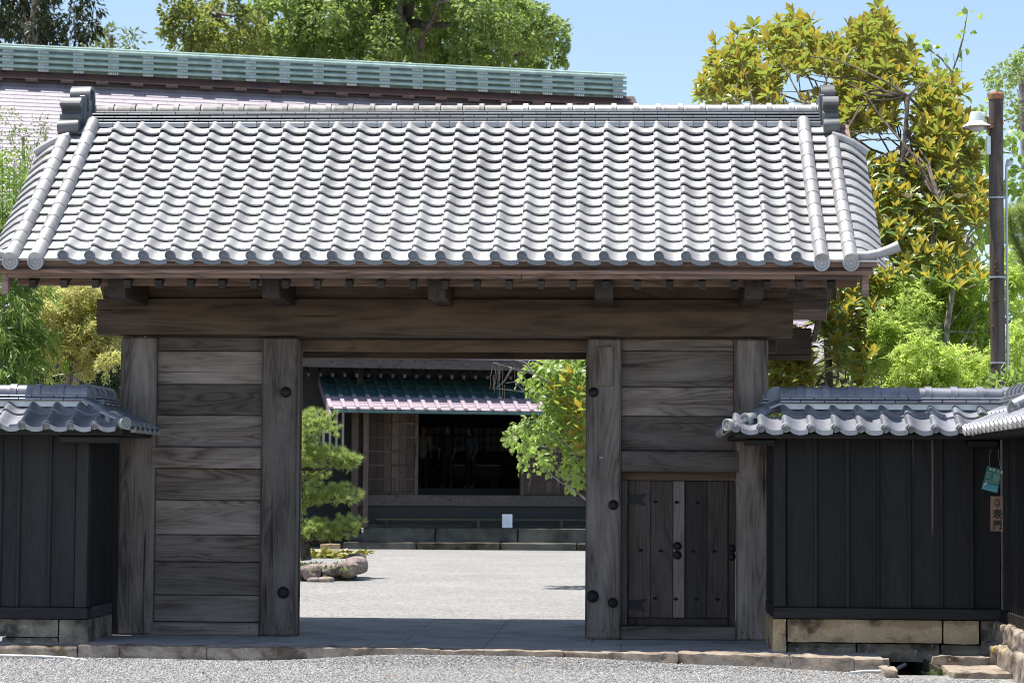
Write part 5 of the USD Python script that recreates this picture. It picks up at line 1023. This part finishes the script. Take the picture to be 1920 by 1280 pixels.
# ---- courtyard: pruned pine on its mound, rocks, leafy tree at the right
cp = thing('pine_tree', 'pruned cloud pine with layered green pads in the courtyard left of the passage', 'tree')
pads = [(592, 802, 40, 25), (560, 812, 36, 26), (612, 862, 50, 17), (570, 850, 36, 18), (572, 894, 36, 17), (625, 930, 48, 13), (572, 930, 38, 13), (585, 994, 42, 13), (652, 990, 28, 14), (622, 1002, 26, 10), (540, 960, 26, 14), (650, 868, 22, 7)]
tf, ax_, pm = [], [], MB(); r = np.random.default_rng(81); spine = np.array([at(574, 1050, 16), at(572, 1020, 16), at(560, 980, 16.1), at(566, 930, 16), at(556, 880, 16), at(572, 830, 16), at(580, 800, 16)])
pm.tube(spine, [.095, .085, .07, .06, .05, .035, .02], 10)
for (cx_, cy_, rx, rz) in pads:
    yy = 16+r.uniform(-.45, .35); c = at(cx_, cy_, yy); sx, sz = rx*40.6/FPX, rz*40.6/FPX; n = int(60*sx*sx/.12)+34
    d = unit(r.normal(size=(n, 3))*[1, 1, .9]+[0, 0, .25]); q = c+d*np.array([sx, sx*.8, sz*1.2])*r.uniform(.45, 1.12, (n, 1))+r.normal(0, .03, (n, 3)); tf.append(q); ax_.append(unit(d*.8+[0, 0, .8]))
    a = spine[int(np.argmin(np.abs(spine[:, 2]-c[2]+.08)))]
    for k in range(7): e_ = q[k*3]; m_ = (a+c)/2+[0, 0, -.05]; pm.tube([a, m_, c-[0, 0, sz*.5], e_], [.03, .022, .014, .005], 5, cap=False)
put_leaves('needles', [needles(np.vstack(tf), np.vstack(ax_), .13, 44, 82, w=.010, spread=.42)], F_pine, cp, 82, kind='stuff'); part('trunk', pm, M_bark, cp, smooth=60)
rb = thing('rock_border', 'low border of pinkish garden rocks around the foot of the courtyard pine', 'rocks')
def rock(c, s, seed):
    m = trimesh.creation.icosphere(4); p = np.array(m.vertices); p = np.sign(p)*np.abs(p)**.75; p = p*s; w = p+np.array(c); k = np.stack([meshkit.fbm(w*4+j*9, 4, seed+j) for j in range(3)], -1)-.5; return (w+k*min(s)*.9, np.array(m.faces))
for i, (px_, py_, y, sx, sy, sz) in enumerate(((582, 1074, 14.6, .17, .2, .14), (620, 1068, 14.9, .22, .2, .14), (650, 1066, 15.0, .2, .2, .13), (668, 1060, 15.3, .20, .28, .15), (612, 1086, 14.35, .14, .1, .05), (588, 1088, 14.3, .10, .1, .05), (545, 1075, 14.6, .2, .2, .16), (668, 1050, 16.4, .16, .3, .13), (510, 1075, 14.8, .22, .25, .15))):
    part('rock', rock(at(px_, py_, y), (sx, sy, sz), 180+i), M_rock, rb, smooth=60)
setting('soil_mound', rock((at(590, 1065, 15.8)[0]-.2, 15.7, -.02), (.95, 1.2, .17), 190), M_moss, smooth=60)
gp_ = np.array([at(x, 1058, 15.3) for x in np.linspace(545, 672, 60)]); r = np.random.default_rng(83); gp_ = np.repeat(gp_, 12, 0)+r.normal(0, 1, (720, 3))*[.05, .35, .03]; gp_[:, 2] = .13+.06*r.random(720)
o = put_leaves('ground_plants', [leaf_mesh(gp_, r.normal(0, .6, gp_.shape)+[0, 0, .8], r.normal(0, .5, gp_.shape)+[0, -.3, .8], .10*r.uniform(.5, 1.2, 720), .045, 'rhomb', .1)], F_cover, None, 83, kind='stuff'); tag(o, 'low green plants growing between the rocks under the courtyard pine', 'plants')
ms_ = np.stack([r.uniform(at(560, 1022, 29)[0], at(680, 1022, 29)[0], 900), r.uniform(26.5, 31, 900), np.full(900, -.02)], -1)
o = put_leaves('moss', [leaf_mesh(ms_, r.normal(0, 1, ms_.shape)*[1, 1, .2], np.tile([0, 0, 1.], (900, 1))+r.normal(0, .2, ms_.shape), .22, .16, 'rhomb', .05)], leaf('yellow_moss', (.13, .12, .02), (.24, .22, .04), (.2, .2, .03), .1), None, 84, kind='stuff'); tag(o, 'yellow green moss on the ground behind the courtyard pine', 'moss')
ct = thing('broadleaf_tree', 'light green leafy branches hanging into the passage from the right, before the porch', 'tree')
B11 = [(1050, 715, 44), (1085, 690, 36), (1010, 705, 28), (1080, 760, 36), (1040, 745, 26), (985, 815, 22), (965, 825, 14), (1055, 820, 36), (1085, 850, 34), (1020, 855, 26), (1000, 870, 18), (1075, 890, 20), (1130, 780, 60), (1150, 700, 60), (1150, 860, 50), (1030, 800, 22)]
lv, tw = crown(B11, 13, .7, 91, .17, 30, .10, .07, 'lance', fill=1.0, droop=.2, flat=.5, tip=(0, 0, -.35))
r = np.random.default_rng(92); RC = np.array([at(*p) for p in ((1075, 700, 12.2), (1060, 720, 12.2), (1085, 740, 12.1), (1050, 760, 12.3), (1082, 785, 12.1), (1070, 770, 12.2), (1092, 810, 12.1), (1060, 800, 12.3), (1090, 770, 12.0), (1075, 825, 12.2), (1040, 735, 12.4), (1090, 850, 12.2))])
Pq, Tq, Nq, Lq, Gq = rosettes(RC, r, .23, np.tile([-.5, -.3, 0], (len(RC), 1)))
tl = r.random(len(Pq)); 
for i in range(len(Pq)):
    v, f, k = leaf_mesh(Pq[i:i+1], Tq[i:i+1], Nq[i:i+1], Lq[i:i+1], Lq[i:i+1]*.4, 'lance', .1, .1); toned(part('leaf', (v, f), F_magg if Gq[i] else F_mag, ct), np.repeat(tl[i], k))
put_leaves('crown', [lv], F_broad, ct, 93, kind='stuff')
tr, lim = branches(at(1190, 1000, 13.4)*[1, 1, 0], at(1150, 700, 13.4), tw, .12, 94, every=4, thin=.012)
dry = [[(1060, 735), (1000, 700), (960, 690), (925, 680), (920, 705)], [(1000, 700), (985, 680), (955, 672)], [(960, 690), (945, 715), (930, 728)], [(1040, 745), (990, 735), (950, 730), (928, 728)], [(985, 735), (965, 715), (948, 718)], [(1020, 860), (1010, 865), (985, 872)]]
for d_ in dry: q = np.array([at(a, b, 12.8) for a, b in d_]); lim.tube(q, np.linspace(.022, .005, len(q)), 6, cap=False)
part('trunk', tr, M_barkg, ct, smooth=60); part('limbs', lim, M_barkg, ct, smooth=60)
dm = MB()
for (a, b) in ((930, 684), (938, 690), (926, 705), (945, 715), (970, 692), (958, 800), (966, 805), (985, 790), (1050, 880), (992, 880), (1066, 895)):
    q = at(a, b, 12.7)
    for k in range(4): o_ = q+r.normal(0, .03, 3); dm.tube([o_, o_+[.01, 0, -.1], o_+[.0, 0, -.16-.12*r.random()]], [.004, .003, .002], 4, cap=False)
part('dry_tendril', dm, M_dry, ct, kind='stuff')
# ---- far greenery that closes the gaps at either side
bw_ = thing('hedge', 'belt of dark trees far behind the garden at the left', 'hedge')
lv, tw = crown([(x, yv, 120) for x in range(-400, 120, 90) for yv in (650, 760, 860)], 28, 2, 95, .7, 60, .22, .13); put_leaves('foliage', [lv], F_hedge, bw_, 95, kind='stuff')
bw2 = thing('hedge', 'belt of garden shrubs below the hip roof behind the magnolia at the right', 'hedge')
lv, tw = crown([(x, yv, 90) for x in range(1420, 2200, 70) for yv in (770, 850)], 20, 1.5, 96, .5, 60, .16, .09); put_leaves('foliage', [lv], F_big2, bw2, 96, kind='stuff')

# ---- small litter and weeds
r = np.random.default_rng(99); m = 34; fp = np.stack([r.uniform(-4.6, 4.2, m), r.uniform(-3.6, -2.6, m), np.full(m, -.108)], -1)
o = put_leaves('fallen_leaves', [leaf_mesh(fp, r.normal(0, 1, fp.shape)*[1, 1, .1], np.tile([0, 0, 1.], (m, 1))+r.normal(0, .3, fp.shape), .05*r.uniform(.5, 1.2, m), .025, 'lance', .15)], leaf('dry_leaf', (.16, .08, .04), (.30, .19, .09), (.2, .12, .05), .15), None, 99, kind='stuff'); tag(o, 'a few dry brown leaves scattered on the forecourt gravel', 'leaves')
m = 70; wp = np.vstack([np.array([4.86, -2.45, -.15])+r.normal(0, 1, (40, 3))*[.03, .05, .01], np.array([4.80, -1.95, -.22])+r.normal(0, 1, (30, 3))*[.02, .04, .02]])
o = put_leaves('weeds', [leaf_mesh(wp, r.normal(0, .5, wp.shape)+[0, 0, .9], r.normal(0, .5, wp.shape)+[0, -.4, .6], .07*r.uniform(.5, 1.2, m), .022, 'lance', .2)], F_cover, None, 98, kind='stuff'); tag(o, 'small green weeds sprouting at the sides of the open drain', 'weeds')
